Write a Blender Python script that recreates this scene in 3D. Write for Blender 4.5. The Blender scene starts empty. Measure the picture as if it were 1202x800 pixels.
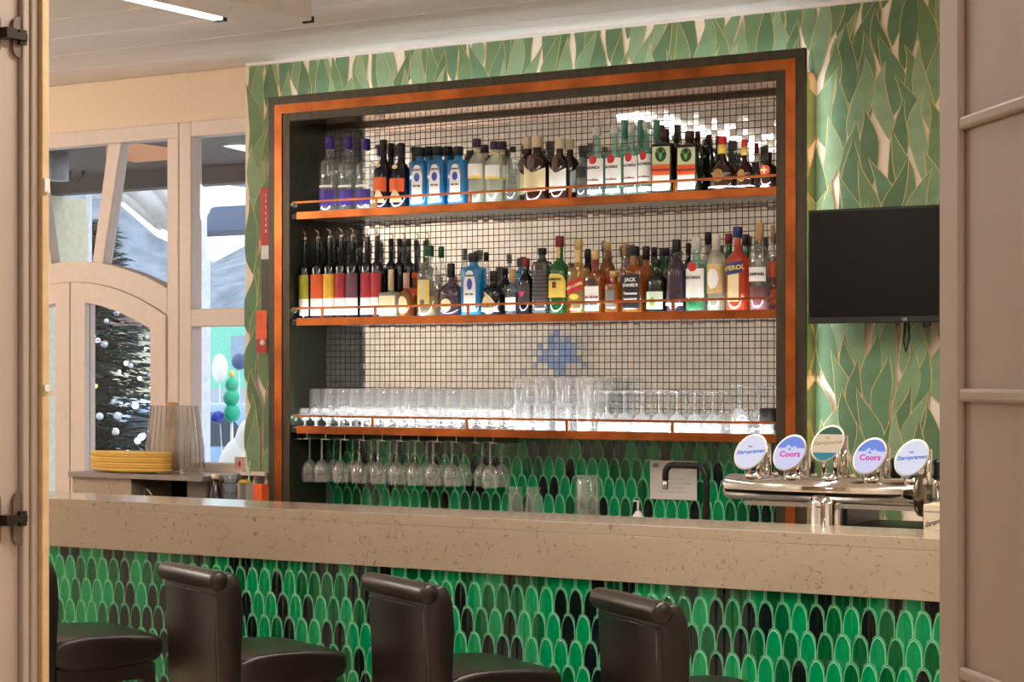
import bpy, math, random
from math import pi, sin, cos, sqrt, radians
from mathutils import Vector, Matrix

SC = bpy.context.scene
COL = SC.collection
rnd = random.Random(11)

# ------------------------------------------------------------------ camera, sky, exposure
F_PX, PSI, HOR, CAM_Z = 2350.0, radians(32.0), 437.5, 1.54
cam_data = bpy.data.cameras.new('camera')
cam_data.sensor_width = 36.0
cam_data.lens = F_PX / 1202.0 * 36.0
cam_data.shift_y = (HOR - 400.0) / 1202.0
cam_data.clip_end = 300
cam = bpy.data.objects.new('camera', cam_data)
COL.objects.link(cam)
cam.location = (0, 0, CAM_Z)
cam.rotation_euler = (pi / 2, 0, PSI)
SC.camera = cam

def lin(c):
    c = c / 255.0
    return c / 12.92 if c <= 0.04045 else ((c + 0.055) / 1.055) ** 2.4
def C(r, g, b): return (lin(r), lin(g), lin(b), 1.0)

world = bpy.data.worlds.new('overcast_sky')
SC.world = world
world.use_nodes = True
wn = world.node_tree
bgn = wn.nodes['Background']
tcw = wn.nodes.new('ShaderNodeTexCoord'); sepw = wn.nodes.new('ShaderNodeSeparateXYZ')
rampw = wn.nodes.new('ShaderNodeValToRGB')
rampw.color_ramp.elements[0].color = (0.80, 0.88, 1.0, 1); rampw.color_ramp.elements[0].position = 0.0
rampw.color_ramp.elements[1].color = (0.93, 0.97, 1.0, 1); rampw.color_ramp.elements[1].position = 0.6
wn.links.new(tcw.outputs['Generated'], sepw.inputs[0]); wn.links.new(sepw.outputs[2], rampw.inputs[0])
wn.links.new(rampw.outputs[0], bgn.inputs[0])
bgn.inputs[1].default_value = 2.0

SC.view_settings.view_transform = 'Standard'
SC.view_settings.look = 'None'
SC.view_settings.exposure = 0.0
SC.view_settings.gamma = 1.0
SC.view_settings.use_curve_mapping = False
SC.cycles.transparent_max_bounces = 40
SC.cycles.max_bounces = 10
SC.cycles.caustics_reflective = False
SC.cycles.caustics_refractive = False

def area(name, loc, size, size_y, power, col=(1, 1, 1), rot=(0, 0, 0), parent=None, spread=None):
    l = bpy.data.lights.new(name, 'AREA'); l.shape = 'RECTANGLE'; l.size = size; l.size_y = size_y
    l.energy = power; l.color = col
    if spread: l.spread = spread
    o = bpy.data.objects.new(name, l); COL.objects.link(o); o.location = loc; o.rotation_euler = rot
    if parent: o.parent = parent
    return o

WARM = (1.0, 0.91, 0.81); COOL = (0.93, 0.97, 1.0)
P_LINEAR, P_FRONT, P_SHELF, P_TOPSTRIP, P_SIDESTRIP, P_FILL_GLOBE = 55, 28, 1.5, 1.6, 0.8, 24.0

# ------------------------------------------------------------------ pixel helpers (photo pixel on a plane Y = const)
cP, sP = cos(PSI), sin(PSI)
def P(x, y, Y):
    u = (x - 601) / F_PX; v = (HOR - y) / F_PX; Z = Y / (cP + u * sP)
    return (Z * (-sP + u * cP), Y, CAM_Z + Z * v)
def PX(x, Y): return P(x, HOR, Y)[0]
def PZ(x, y, Y): return P(x, y, Y)[2]

# ------------------------------------------------------------------ materials
MATS = {}
def nodes_of(m):
    m.use_nodes = True
    return m.node_tree, m.node_tree.nodes['Principled BSDF']
def mat(name, col, rough=0.5, metal=0.0, var=0.08, scale=30.0, bump=0.0, spec=0.5, coat=0.0, stretch=None, emit=None, estr=0.0, alpha=None):
    if name in MATS: return MATS[name]
    m = bpy.data.materials.new(name); nt, b = nodes_of(m)
    tc = nt.nodes.new('ShaderNodeTexCoord'); no = nt.nodes.new('ShaderNodeTexNoise')
    no.inputs['Scale'].default_value = scale; no.inputs['Detail'].default_value = 4
    if stretch:
        mp = nt.nodes.new('ShaderNodeMapping'); mp.inputs['Scale'].default_value = stretch
        nt.links.new(tc.outputs['Object'], mp.inputs[0]); nt.links.new(mp.outputs[0], no.inputs['Vector'])
    else:
        nt.links.new(tc.outputs['Object'], no.inputs['Vector'])
    rp = nt.nodes.new('ShaderNodeValToRGB')
    rp.color_ramp.elements[0].position = 0.3; rp.color_ramp.elements[1].position = 0.7
    rp.color_ramp.elements[0].color = tuple(c * (1 - var) for c in col[:3]) + (1,)
    rp.color_ramp.elements[1].color = tuple(min(1, c * (1 + var)) for c in col[:3]) + (1,)
    nt.links.new(no.outputs['Fac'], rp.inputs[0]); nt.links.new(rp.outputs[0], b.inputs['Base Color'])
    b.inputs['Roughness'].default_value = rough; b.inputs['Metallic'].default_value = metal
    b.inputs['Specular IOR Level'].default_value = spec; b.inputs['Coat Weight'].default_value = coat
    b.inputs['Coat Roughness'].default_value = 0.08
    if bump:
        bp = nt.nodes.new('ShaderNodeBump'); bp.inputs['Strength'].default_value = bump; bp.inputs['Distance'].default_value = 0.004
        nt.links.new(no.outputs['Fac'], bp.inputs['Height']); nt.links.new(bp.outputs[0], b.inputs['Normal'])
    if emit:
        b.inputs['Emission Color'].default_value = emit; b.inputs['Emission Strength'].default_value = estr
    if alpha is not None: b.inputs['Alpha'].default_value = alpha
    MATS[name] = m
    return m
def glass(name, tint=(0.97, 0.98, 0.98), diff=0.0, dcol=(1, 1, 1), rough=0.03, edge=0.6, base=0.05, power=2.5):
    """thin glass: tinted transmission, a clear reflection that grows towards the silhouette, optional body colour"""
    if name in MATS: return MATS[name]
    m = bpy.data.materials.new(name); m.use_nodes = True; nt = m.node_tree
    for n in list(nt.nodes): nt.nodes.remove(n)
    out = nt.nodes.new('ShaderNodeOutputMaterial')
    tr = nt.nodes.new('ShaderNodeBsdfTransparent'); tr.inputs[0].default_value = (*tint, 1)
    gl = nt.nodes.new('ShaderNodeBsdfGlossy'); gl.inputs['Roughness'].default_value = rough; gl.inputs[0].default_value = (1, 1, 1, 1)
    lw = nt.nodes.new('ShaderNodeLayerWeight'); lw.inputs[0].default_value = 0.5
    pw = nt.nodes.new('ShaderNodeMath'); pw.operation = 'POWER'; pw.inputs[1].default_value = power
    mu = nt.nodes.new('ShaderNodeMath'); mu.operation = 'MULTIPLY_ADD'; mu.inputs[1].default_value = edge; mu.inputs[2].default_value = base
    nt.links.new(lw.outputs['Facing'], pw.inputs[0]); nt.links.new(pw.outputs[0], mu.inputs[0])
    body = tr
    if diff > 0:
        df = nt.nodes.new('ShaderNodeBsdfDiffuse'); df.inputs[0].default_value = (*dcol, 1)
        tl = nt.nodes.new('ShaderNodeBsdfTranslucent'); tl.inputs[0].default_value = (*dcol, 1)
        ad = nt.nodes.new('ShaderNodeMixShader'); ad.inputs[0].default_value = 0.5
        nt.links.new(df.outputs[0], ad.inputs[1]); nt.links.new(tl.outputs[0], ad.inputs[2])
        mx0 = nt.nodes.new('ShaderNodeMixShader'); mx0.inputs[0].default_value = diff
        nt.links.new(tr.outputs[0], mx0.inputs[1]); nt.links.new(ad.outputs[0], mx0.inputs[2]); body = mx0
    mx = nt.nodes.new('ShaderNodeMixShader')
    nt.links.new(mu.outputs[0], mx.inputs[0]); nt.links.new(body.outputs[0], mx.inputs[1]); nt.links.new(gl.outputs[0], mx.inputs[2])
    nt.links.new(mx.outputs[0], out.inputs[0])
    MATS[name] = m
    return m
def emis(name, col, s):
    if name in MATS: return MATS[name]
    m = bpy.data.materials.new(name); m.use_nodes = True; nt = m.node_tree
    for n in list(nt.nodes): nt.nodes.remove(n)
    out = nt.nodes.new('ShaderNodeOutputMaterial'); e = nt.nodes.new('ShaderNodeEmission')
    e.inputs[0].default_value = (*col[:3], 1); e.inputs[1].default_value = s
    nt.links.new(e.outputs[0], out.inputs[0]); MATS[name] = m
    return m

M_plaster = mat('cream_plaster', C(238, 216, 190), 0.9, var=0.03, scale=60, bump=0.05)
M_white = mat('white_wall_paint', C(226, 218, 208), 0.85, var=0.03)
M_ceil = mat('white_ceiling_boards', C(240, 234, 230), 0.55, var=0.05, scale=8, stretch=(1, 12, 1))
M_frame = mat('white_window_paint', C(226, 208, 196), 0.45, var=0.03)
M_door = mat('greige_door_lacquer', C(196, 178, 164), 0.5, var=0.03, scale=6)
M_floor = mat('oak_floor', C(196, 172, 142), 0.5, var=0.12, scale=6, stretch=(1, 10, 1))
M_dark = mat('patinated_dark_metal', C(62, 54, 38), 0.42, 0.35, var=0.3, scale=7, stretch=(6, 6, 1), bump=0.05)
M_olive = mat('dark_olive_panel', C(52, 54, 42), 0.4, 0.2, var=0.25, scale=9, stretch=(8, 8, 1))
M_copper = mat('aged_copper', (0.37, 0.098, 0.020, 1), 0.32, 0.8, var=0.4, scale=7, bump=0.03)
M_copperpol = mat('polished_copper_sheet', (0.75, 0.44, 0.32, 1), 0.12, 1.0, var=0.12, scale=10)
M_brass = mat('polished_brass_sheet', (0.66, 0.40, 0.16, 1), 0.12, 1.0, var=0.08, scale=5)
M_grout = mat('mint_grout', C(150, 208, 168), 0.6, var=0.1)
M_tileA = mat('emerald_glaze', C(0, 148, 88), 0.12, var=0.18, scale=50, stretch=(3, 3, .5), coat=0.3)
M_tileB = mat('deep_green_glaze', C(0, 92, 48), 0.12, var=0.22, scale=50, stretch=(3, 3, .5), coat=0.3)
M_tileD = mat('black_green_glaze', C(14, 26, 24), 0.12, var=0.3, scale=50, stretch=(3, 3, .5), coat=0.3)
M_leath = mat('dark_brown_leather', C(27, 19, 16), 0.30, var=0.15, scale=40, bump=0.12, spec=0.6)
M_wood = mat('dark_stained_wood', C(34, 23, 18), 0.4, var=0.2, scale=20, stretch=(5, 5, 1))
M_chrome = mat('polished_chrome', (0.82, 0.80, 0.78, 1), 0.07, 1.0, var=0.02)
M_steel = mat('brushed_steel', (0.55, 0.53, 0.5, 1), 0.28, 1.0, var=0.05)
M_black = mat('black_plastic', C(16, 15, 15), 0.35, var=0.1)
M_mblack = mat('matt_black_metal', C(12, 12, 13), 0.45, var=0.1)
M_screen = mat('black_screen', C(16, 13, 12), 0.3, var=0.05, spec=0.15)
M_gold = mat('gold_print', C(206, 178, 118), 0.45, 0.3, var=0.06)
M_leaf = [mat('leaf_print_%s' % n, C(*c), 0.65, var=0.14, scale=14) for n, c in
          (('sage', (124, 152, 112)), ('moss', (110, 138, 94)), ('fern', (100, 134, 98)), ('deep', (90, 120, 84)), ('pale', (138, 164, 126)))]
M_cream = mat('cream_wallpaper', C(246, 232, 214), 0.8, var=0.03)
M_shelf = mat('white_frosted_acrylic', C(244, 246, 246), 0.25, var=0.02)
M_paper = mat('white_paper', C(232, 226, 222), 0.8, var=0.02)
M_label = mat('white_label', C(244, 242, 236), 0.6, var=0.03)
M_creaml = mat('cream_label', C(236, 218, 170), 0.6, var=0.05)
M_ink = mat('dark_ink', C(40, 40, 48), 0.6)
M_red = mat('red_print', C(196, 32, 36), 0.5)
M_orange = mat('orange_print', C(238, 96, 36), 0.5)
M_yellow = mat('yellow_print', C(236, 206, 90), 0.5)
M_pale = mat('pale_cork_cap', C(226, 206, 170), 0.7)
M_cork = mat('natural_cork', C(196, 156, 112), 0.8, var=0.2)
M_navy = mat('navy_print', C(36, 44, 110), 0.5)
M_purple = mat('purple_print', C(62, 40, 130), 0.45)
M_wine = mat('burgundy_print', C(128, 24, 40), 0.5)
M_green = mat('green_print', C(30, 110, 60), 0.5)
M_teal = mat('teal_print', C(20, 120, 150), 0.5)
M_blackl = mat('black_label', C(24, 24, 26), 0.5)
M_grey = mat('grey_label', C(120, 116, 112), 0.5)
M_pink = mat('pink_print', C(222, 60, 130), 0.5)
M_lid = mat('cobalt_print', C(58, 80, 176), 0.5)
G_stem = glass('clear_stemware', (0.985, 0.99, 0.99), diff=0.18, edge=0.85, base=0.07, power=1.5)
G_bottle = glass('clear_bottle_glass', (0.90, 0.93, 0.92), diff=0.10, dcol=(0.9, 0.95, 0.93), edge=0.7, base=0.06)
G_greenish = glass('pale_green_bottle_glass', (0.72, 0.93, 0.85), diff=0.22, dcol=(0.55, 0.85, 0.75), edge=0.6, base=0.06)
G_blue = glass('sapphire_bottle_glass', (0.12, 0.62, 0.90), diff=0.55, dcol=(0.04, 0.42, 0.80), edge=0.5, base=0.05)
G_brown = mat('dark_brown_bottle_glass', C(44, 22, 16), 0.08, var=0.15, spec=0.6)
G_black = mat('near_black_bottle_glass', C(15, 17, 20), 0.08, var=0.15, spec=0.6)
G_navyb = mat('blue_black_bottle_glass', C(16, 22, 40), 0.1, var=0.15, spec=0.6)
G_dgreen = mat('dark_green_bottle_glass', C(22, 28, 18), 0.08, var=0.15, spec=0.6)
G_amber = glass('amber_spirit', (0.80, 0.42, 0.10), diff=0.45, dcol=(0.62, 0.24, 0.04), edge=0.5, base=0.05)
G_gold = glass('golden_spirit', (0.92, 0.74, 0.36), diff=0.35, dcol=(0.85, 0.60, 0.22), edge=0.5, base=0.05)
G_straw = glass('straw_spirit', (0.94, 0.95, 0.82), diff=0.35, dcol=(0.88, 0.89, 0.74), edge=0.5, base=0.05)
G_emer = glass('emerald_bottle_glass', (0.12, 0.45, 0.16), diff=0.5, dcol=(0.03, 0.24, 0.06), edge=0.5, base=0.05)
G_redsp = glass('red_orange_spirit', (0.95, 0.30, 0.16), diff=0.55, dcol=(0.92, 0.14, 0.05), edge=0.4, base=0.05)
G_purp = glass('plum_spirit', (0.38, 0.28, 0.40), diff=0.45, dcol=(0.16, 0.10, 0.17), edge=0.5, base=0.05)
G_pane = glass('window_pane_glass', (0.96, 0.98, 1.0), edge=0.35, base=0.02, power=4)
G_smoke = glass('ribbed_clear_plastic', (0.86, 0.84, 0.82), diff=0.12, dcol=(0.6, 0.56, 0.52), rough=0.10, edge=0.5, base=0.08)

# stone for the bar slab: beige with short darker flecks
M_stone = bpy.data.materials.new('beige_quartz_stone'); nt, b = nodes_of(M_stone)
tc = nt.nodes.new('ShaderNodeTexCoord'); n1 = nt.nodes.new('ShaderNodeTexNoise'); n1.inputs['Scale'].default_value = 38; n1.inputs['Detail'].default_value = 6; n1.inputs['Distortion'].default_value = 2.0
r1 = nt.nodes.new('ShaderNodeValToRGB'); e = r1.color_ramp.elements
e[0].position = 0.31; e[0].color = C(142, 122, 102); e[1].position = 0.40; e[1].color = C(178, 160, 140)
n2 = nt.nodes.new('ShaderNodeTexNoise'); n2.inputs['Scale'].default_value = 7
r2 = nt.nodes.new('ShaderNodeValToRGB'); r2.color_ramp.elements[0].color = (0.9, 0.9, 0.9, 1); r2.color_ramp.elements[1].color = (1, 1, 1, 1)
mm = nt.nodes.new('ShaderNodeMix'); mm.data_type = 'RGBA'; mm.blend_type = 'MULTIPLY'; mm.inputs[0].default_value = 1
nt.links.new(tc.outputs['Object'], n1.inputs['Vector']); nt.links.new(tc.outputs['Object'], n2.inputs['Vector'])
nt.links.new(n1.outputs['Fac'], r1.inputs[0]); nt.links.new(n2.outputs['Fac'], r2.inputs[0])
nt.links.new(r1.outputs[0], mm.inputs[6]); nt.links.new(r2.outputs[0], mm.inputs[7]); nt.links.new(mm.outputs[2], b.inputs['Base Color'])
b.inputs['Roughness'].default_value = 0.14
# mirror tile: silvered, each chip its own slight haze
M_mirror = mat('silvered_mosaic_chip', (0.70, 0.70, 0.69, 1), 0.06, 0.85, var=0.12, scale=18)

# ------------------------------------------------------------------ mesh building
class MB:
    def __init__(s): s.v = []; s.f = []; s.m = []; s.sm = []
    def add(s, vs, fs, mi=0, smooth=False, mx=None):
        o = len(s.v)
        for q in vs:
            q = Vector(q)
            if mx is not None: q = mx @ q
            s.v.append(tuple(q))
        for q in fs: s.f.append(tuple(i + o for i in q)); s.m.append(mi); s.sm.append(smooth)
        return s
    def box(s, x0, x1, y0, y1, z0, z1, mi=0, mx=None):
        return s.add([(x0, y0, z0), (x1, y0, z0), (x1, y1, z0), (x0, y1, z0), (x0, y0, z1), (x1, y0, z1), (x1, y1, z1), (x0, y1, z1)],
                     [(0, 3, 2, 1), (4, 5, 6, 7), (0, 1, 5, 4), (1, 2, 6, 5), (2, 3, 7, 6), (3, 0, 4, 7)], mi, False, mx)
    def prism(s, poly, y0, y1, mi=0, mx=None):
        """polygon in XZ (counter-clockwise seen from -Y) given depth along Y"""
        n = len(poly); vs = [(x, y0, z) for x, z in poly] + [(x, y1, z) for x, z in poly]
        fs = [tuple(range(n)), tuple(range(2 * n - 1, n - 1, -1))] + [(i, n + i, n + (i + 1) % n, (i + 1) % n) for i in range(n)]
        return s.add(vs, fs, mi, False, mx)
    def band(s, lo, up, y0, y1, mi=0):
        """strip between two polylines in XZ, given depth along Y"""
        n = len(lo); vs = [(x, y0, z) for x, z in lo] + [(x, y0, z) for x, z in up] + [(x, y1, z) for x, z in lo] + [(x, y1, z) for x, z in up]
        fs = []
        for i in range(n - 1):
            fs += [(i, i + 1, n + i + 1, n + i), (2 * n + i + 1, 2 * n + i, 3 * n + i, 3 * n + i + 1), (i + 1, i, 2 * n + i, 2 * n + i + 1), (n + i, n + i + 1, 3 * n + i + 1, 3 * n + i)]
        fs += [(0, n, 3 * n, 2 * n), (n - 1, 3 * n - 1, 4 * n - 1, 2 * n - 1)]
        return s.add(vs, fs, mi)
    def lathe(s, prof, seg=16, c=(0, 0, 0), n=2.0, sy=1.0, mi=0, mx=None, cap=True, rot=0.0):
        vs = []; fs = []; k = len(prof)
        for r, z in prof:
            for i in range(seg):
                a = 2 * pi * i / seg + (pi / seg if n > 2.5 else 0)
                q = (abs(cos(a)) ** n + abs(sin(a)) ** n) ** (-1.0 / n) if n > 2.01 else 1.0
                x, y = r * q * cos(a), r * q * sin(a) * sy
                vs.append((c[0] + x * cos(rot) - y * sin(rot), c[1] + x * sin(rot) + y * cos(rot), c[2] + z))
        for j in range(k - 1):
            for i in range(seg):
                i2 = (i + 1) % seg
                fs.append((j * seg + i, j * seg + i2, (j + 1) * seg + i2, (j + 1) * seg + i))
        if cap:
            if prof[0][0] > 1e-5: fs.append(tuple(range(seg - 1, -1, -1)))
            if prof[-1][0] > 1e-5: fs.append(tuple((k - 1) * seg + i for i in range(seg)))
        return s.add(vs, fs, mi, True, mx)
    def tube(s, pts, r, seg=8, mi=0, mx=None, closed=False):
        pts = [Vector(p) for p in pts]; n = len(pts); vs = []; fs = []
        up0 = None
        for i, p in enumerate(pts):
            t = (pts[(i + 1) % n] - pts[i - 1]) if (closed or 0 < i < n - 1) else (pts[1] - pts[0] if i == 0 else pts[-1] - pts[-2])
            t.normalize()
            if up0 is None: up0 = t.orthogonal().normalized()
            a = (up0 - t * up0.dot(t)).normalized(); up0 = a; b_ = t.cross(a)
            rr = r[i] if isinstance(r, (list, tuple)) else r
            for k in range(seg): vs.append(p + a * rr * cos(2 * pi * k / seg) + b_ * rr * sin(2 * pi * k / seg))
        for i in range(n if closed else n - 1):
            for k in range(seg):
                k2 = (k + 1) % seg; j = (i + 1) % n
                fs.append((i * seg + k, i * seg + k2, j * seg + k2, j * seg + k))
        if not closed: fs += [tuple(range(seg - 1, -1, -1)), tuple((n - 1) * seg + k for k in range(seg))]
        return s.add(vs, fs, mi, True, mx)
    def ball(s, c, r, seg=12, rings=8, mi=0, mx=None):
        rx, ry, rz = r if isinstance(r, (list, tuple)) else (r, r, r)
        prof = [(sin(pi * j / rings), -cos(pi * j / rings)) for j in range(rings + 1)]
        vs = []; fs = []
        for q, z in prof:
            for i in range(seg): vs.append((c[0] + rx * q * cos(2 * pi * i / seg), c[1] + ry * q * sin(2 * pi * i / seg), c[2] + rz * z))
        for j in range(rings):
            for i in range(seg): fs.append((j * seg + i, j * seg + (i + 1) % seg, (j + 1) * seg + (i + 1) % seg, (j + 1) * seg + i))
        return s.add(vs, fs, mi, True, mx)
    def mesh(s, name, mats):
        me = bpy.data.meshes.new(name); me.from_pydata(s.v, [], s.f)
        for m in (mats if isinstance(mats, (list, tuple)) else [mats]): me.materials.append(m)
        me.polygons.foreach_set('material_index', s.m); me.polygons.foreach_set('use_smooth', s.sm); me.update()
        return me
def link(name, me, parent=None, loc=(0, 0, 0), rot=(0, 0, 0)):
    o = bpy.data.objects.new(name, me); COL.objects.link(o); o.location = loc; o.rotation_euler = rot
    if parent: o.parent = parent
    return o
def bevel(o, w=0.004, seg=2):
    b_ = o.modifiers.new('bevel', 'BEVEL'); b_.width = w; b_.segments = seg; b_.limit_method = 'ANGLE'; b_.angle_limit = radians(40)
    return o
def part(mb, name, mats, parent, world=True, bev=0.0):
    """a part whose vertices are in scene coordinates (world) or in its parent's own frame"""
    o = link(name, mb.mesh(name, mats), parent)
    if world and parent is not None:
        q = parent; off = Vector((0, 0, 0))
        while q is not None: off += Vector(q.location); q = q.parent
        o.location = -off
    if bev: bevel(o, bev)
    return o
def tag(o, label, cat, group=None, kind=None):
    o['label'] = label; o['category'] = cat
    if group: o['group'] = group
    if kind: o['kind'] = kind
    return o
def thing(name, loc, label, cat, group=None, rz=0.0):
    o = bpy.data.objects.new(name, None); COL.objects.link(o); o.location = loc; o.rotation_euler = (0, 0, rz)
    o.empty_display_size = 0.05
    return tag(o, label, cat, group)
def struct(name, mb, mats, parent=None, bev=0.0):
    o = part(mb, name, mats, parent, bev=bev); o['kind'] = 'structure'
    return o
def copy_tree(o, parent=None):
    c = o.copy(); COL.objects.link(c); c.parent = parent
    for ch in o.children: copy_tree(ch, c)
    return c
def text_mesh(txt, size, shear=0.0, bold=0.0):
    cu = bpy.data.curves.new('lettering', 'FONT'); cu.body = txt; cu.size = size; cu.align_x = 'CENTER'; cu.align_y = 'CENTER'
    cu.shear = shear; cu.offset = bold; cu.resolution_u = 2
    to = bpy.data.objects.new('lettering', cu); me = bpy.data.meshes.new_from_object(to)
    vs = [tuple(v.co) for v in me.vertices]; fs = [tuple(p.vertices) for p in me.polygons]
    bpy.data.objects.remove(to); bpy.data.curves.remove(cu); bpy.data.meshes.remove(me)
    return vs, fs

# ================================================================== SETTING
CEIL = 2.79; YW = 6.35; YG = 6.31; YB = 6.45
struct('floor', MB().box(-9, 5, -4, 6.35, -0.06, 0), M_floor)
struct('ceiling', MB().box(-9, 5, -4, 6.9, CEIL + 0.012, CEIL + 0.1), M_ceil)
ceil_o = bpy.data.objects['ceiling']
# ceiling boards, run along the bar; those in view are single boards
bw = 0.30; y = 6.345; k = 0
while y > 2.7:
    mbk = MB().box(-8.0, 4.0, y - bw + 0.008, y, CEIL, CEIL + 0.012)
    o = part(mbk, 'board', M_ceil, ceil_o, bev=0.003); y -= bw
# cream wall around the windows (openings left free)
xL, xR = -7.02, -5.21
w = MB()
w.box(-9, xR, YW, YW + 0.12, PZ(288, 137, YW), CEIL)
w.box(-9, xL, YW, YW + 0.12, 0, PZ(288, 137, YW))
w.box(-9, xR, YW, YW + 0.12, -0.02, 0.02)
struct('wall_window_side', w, M_plaster)
# wallpapered wall with the shelf niche
wb = MB()
NX0, NX1, NZ1 = -4.96, -2.77, 2.58
wb.box(-5.217, NX0, YG, YB + 0.1, 0, CEIL); wb.box(NX0, NX1, YG, YB + 0.1, NZ1, CEIL)
wb.box(NX1, 5, YG, YB + 0.1, 0, CEIL); wb.box(NX0, NX1, YB + 0.02, YB + 0.1, 0, NZ1)
wall_back = struct('wall_back', wb, M_cream)
struct('wall_left', MB().box(-9.1, -8, -4, YW, 0, CEIL + .01), M_white)
struct('wall_right', MB().box(4, 4.1, -4, YG, 0, CEIL + .01), M_white)
struct('wall_behind_camera', MB().box(-9, 5, -4.1, -4, 0, CEIL + .01), M_plaster)
# partition with the double door opening the photograph looks through
DX0, DX1, DZ = -2.583, -0.86, 2.42
wp = MB()
wp.box(-8, DX0 - 0.06, 2.40, 2.56, 0, CEIL); wp.box(DX1 + 0.06, 4, 2.40, 2.56, 0, CEIL); wp.box(DX0 - 0.06, DX1 + 0.06, 2.40, 2.56, DZ + .06, CEIL)
struct('wall_partition', wp, M_white)
struct('trim_1', MB().box(-5.2, -2.4, YG - 0.02, YG - 0.0005, CEIL - 0.012, CEIL), M_ceil)

# ---- wallpaper leaves
def leaf_mesh(seed, Wd, Lg, amp, lean, mcol):
    n = 11; pts = []
    for i in range(n + 1):
        t = i / n; wdt = Wd * (0.30 + 0.70 * sin(pi * min(1.0, t * 0.92 + 0.04)) ** 0.8) * min(1.0, (1 - t) / 0.42) ** 0.72 * min(1.0, (t + .01) / .16) ** 0.6
        cx = amp * sin(t * pi * 1.5 + seed) + lean * t * t
        pts.append((cx, t * Lg, max(wdt, 0.0) / 2))
    mb = MB(); vs = []; fs = []; ms = []
    g = 0.0026
    for cx, z, h_ in pts:
        hi = max(h_ - g, 0)
        vs += [(cx - h_, 0, z), (cx - hi, -0.0004, z), (cx + hi, -0.0004, z), (cx + h_, 0, z)]
    for i in range(n):
        a, b_ = 4 * i, 4 * (i + 1)
        for j in range(3): fs.append((a + j, a + j + 1, b_ + j + 1, b_ + j)); ms.append(0 if j == 1 else 1)
    mb.add(vs, fs); mb.m = ms
    return mb.mesh('leaf', [mcol, M_gold])
LEAVES = []
for q in range(30):
    LEAVES.append(leaf_mesh(rnd.uniform(-1.4, 1.4), rnd.uniform(0.060, 0.080), rnd.uniform(0.25, 0.33), rnd.uniform(0.010, 0.026) * rnd.choice((-1, 1)), rnd.uniform(-0.05, 0.05), M_leaf[q % 5]))
def leaf_fit(x, z):
    """a leaf whose foot is at (x, z): keep it on the paper that shows"""
    if x < -5.20 or z < 0.98 or x > -2.15: return False
    if -4.985 < x < -2.745: return NZ1 - 0.21 < z < 2.74
    if x >= -2.745 and 1.70 < z < 1.80: return False
    return z < 2.76
import bmesh
def place_leaf(me, x, z, yoff):
    """copy of a leaf trimmed at the paper's edge (ceiling, corner, frame)"""
    zmax = max(v.co.z for v in me.vertices); xmin = min(v.co.x for v in me.vertices)
    xmax = max(v.co.x for v in me.vertices)
    cuts = []
    if z + zmax > CEIL - 0.002: cuts.append(((0, 0, CEIL - 0.002 - z), (0, 0, 1)))
    if x + xmin < -5.215: cuts.append(((-5.215 - x, 0, 0), (-1, 0, 0)))
    if x < -4.9 and x + xmax > -4.965 and z < NZ1 - .2: cuts.append(((-4.965 - x, 0, 0), (1, 0, 0)))
    if -4.985 < x < -2.765 and NZ1 - .22 < z < NZ1 + .02: cuts.append(((0, 0, NZ1 + .02 - z), (0, 0, -1)))
    if x > -2.8 and x + xmin < -2.738 and z < NZ1 - .2: cuts.append(((-2.742 - x, 0, 0), (-1, 0, 0)))
    if cuts:
        bm = bmesh.new(); bm.from_mesh(me)
        for co, no_ in cuts:
            bmesh.ops.bisect_plane(bm, geom=bm.verts[:] + bm.edges[:] + bm.faces[:], plane_co=co, plane_no=no_, clear_outer=True)
        m2 = bpy.data.meshes.new('leaf'); bm.to_mesh(m2); bm.free()
        for q in me.materials: m2.materials.append(q)
        if len(m2.polygons) == 0: return
        me = m2
    link('leaf', me, wall_back, (x, YG - 0.0008 - yoff, z))
row = 0; z = 2.74; nleaf = 0
while z > 0.82:
    x = -5.215 + (0.038 if row % 2 else 0.0)
    while x < -2.14:
        xx = x + rnd.uniform(-0.012, 0.012); zz = z + rnd.uniform(-0.035, 0.035)
        if leaf_fit(xx, zz) and nleaf < 298:
            place_leaf(LEAVES[rnd.randrange(len(LEAVES))], xx, zz, 0.0009 * row + rnd.uniform(0, 0.0007)); nleaf += 1
        x += 0.076
    z -= 0.118; row += 1

# ================================================================== WINDOWS
def wxz(x, y):
    p = P(x, y, YW); return (p[0], p[2])
ZT = PZ(288, 137, YW)
xm0, xm1 = -5.664, -5.533          # double mullion
XC = -6.21                          # where the two door leaves meet
half = xm0 - XC
def arch(x, za, zr):                # arch height above a point, apex za, at the mullion zr
    t = abs((x - XC) / half); return za - (za - zr) * t ** 2.0
win1 = MB()
y0, y1 = YW - 0.01, YW + 0.06
zg = 2.52
win1.box(xL, xm0 + .062, y0, y1, zg, ZT)                                    # head
win1.box(xm0, xm0 + .062, y0, y1, 0.02, zg)                                 # right post
win1.box(xL, xL + .09, y0, y1, 0.02, zg)                                    # left post
xs = [xL + .09 + (xm0 - xL - .09) * i / 24 for i in range(25)]
up = [(x, arch(x, 2.022, 1.895)) for x in xs]; lo = [(x, arch(x, 1.933, 1.781)) for x in xs]
win1.band(lo, up, y0, y1)                                           # arched transom rail
fr1 = struct('window_1', win1, M_frame, bev=0.004)
def slant(xt, xb):
    return MB().prism([(xb, 2.015), (xb + .062, 2.008), (xt + .075, zg), (xt, zg)], y0 + .006, y1 - .006)
struct('trim_2', slant(-6.003, -6.095), M_frame, bev=0.004)
struct('trim_3', MB().prism([(-6.397, 2.008), (-6.335, 2.015), (-6.43, zg), (-6.505, zg)], y0 + .006, y1 - .006), M_frame, bev=0.004)
pxs_ = [xL + .08 + (xm0 + .005 - xL - .08) * i / 16 for i in range(17)]
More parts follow.
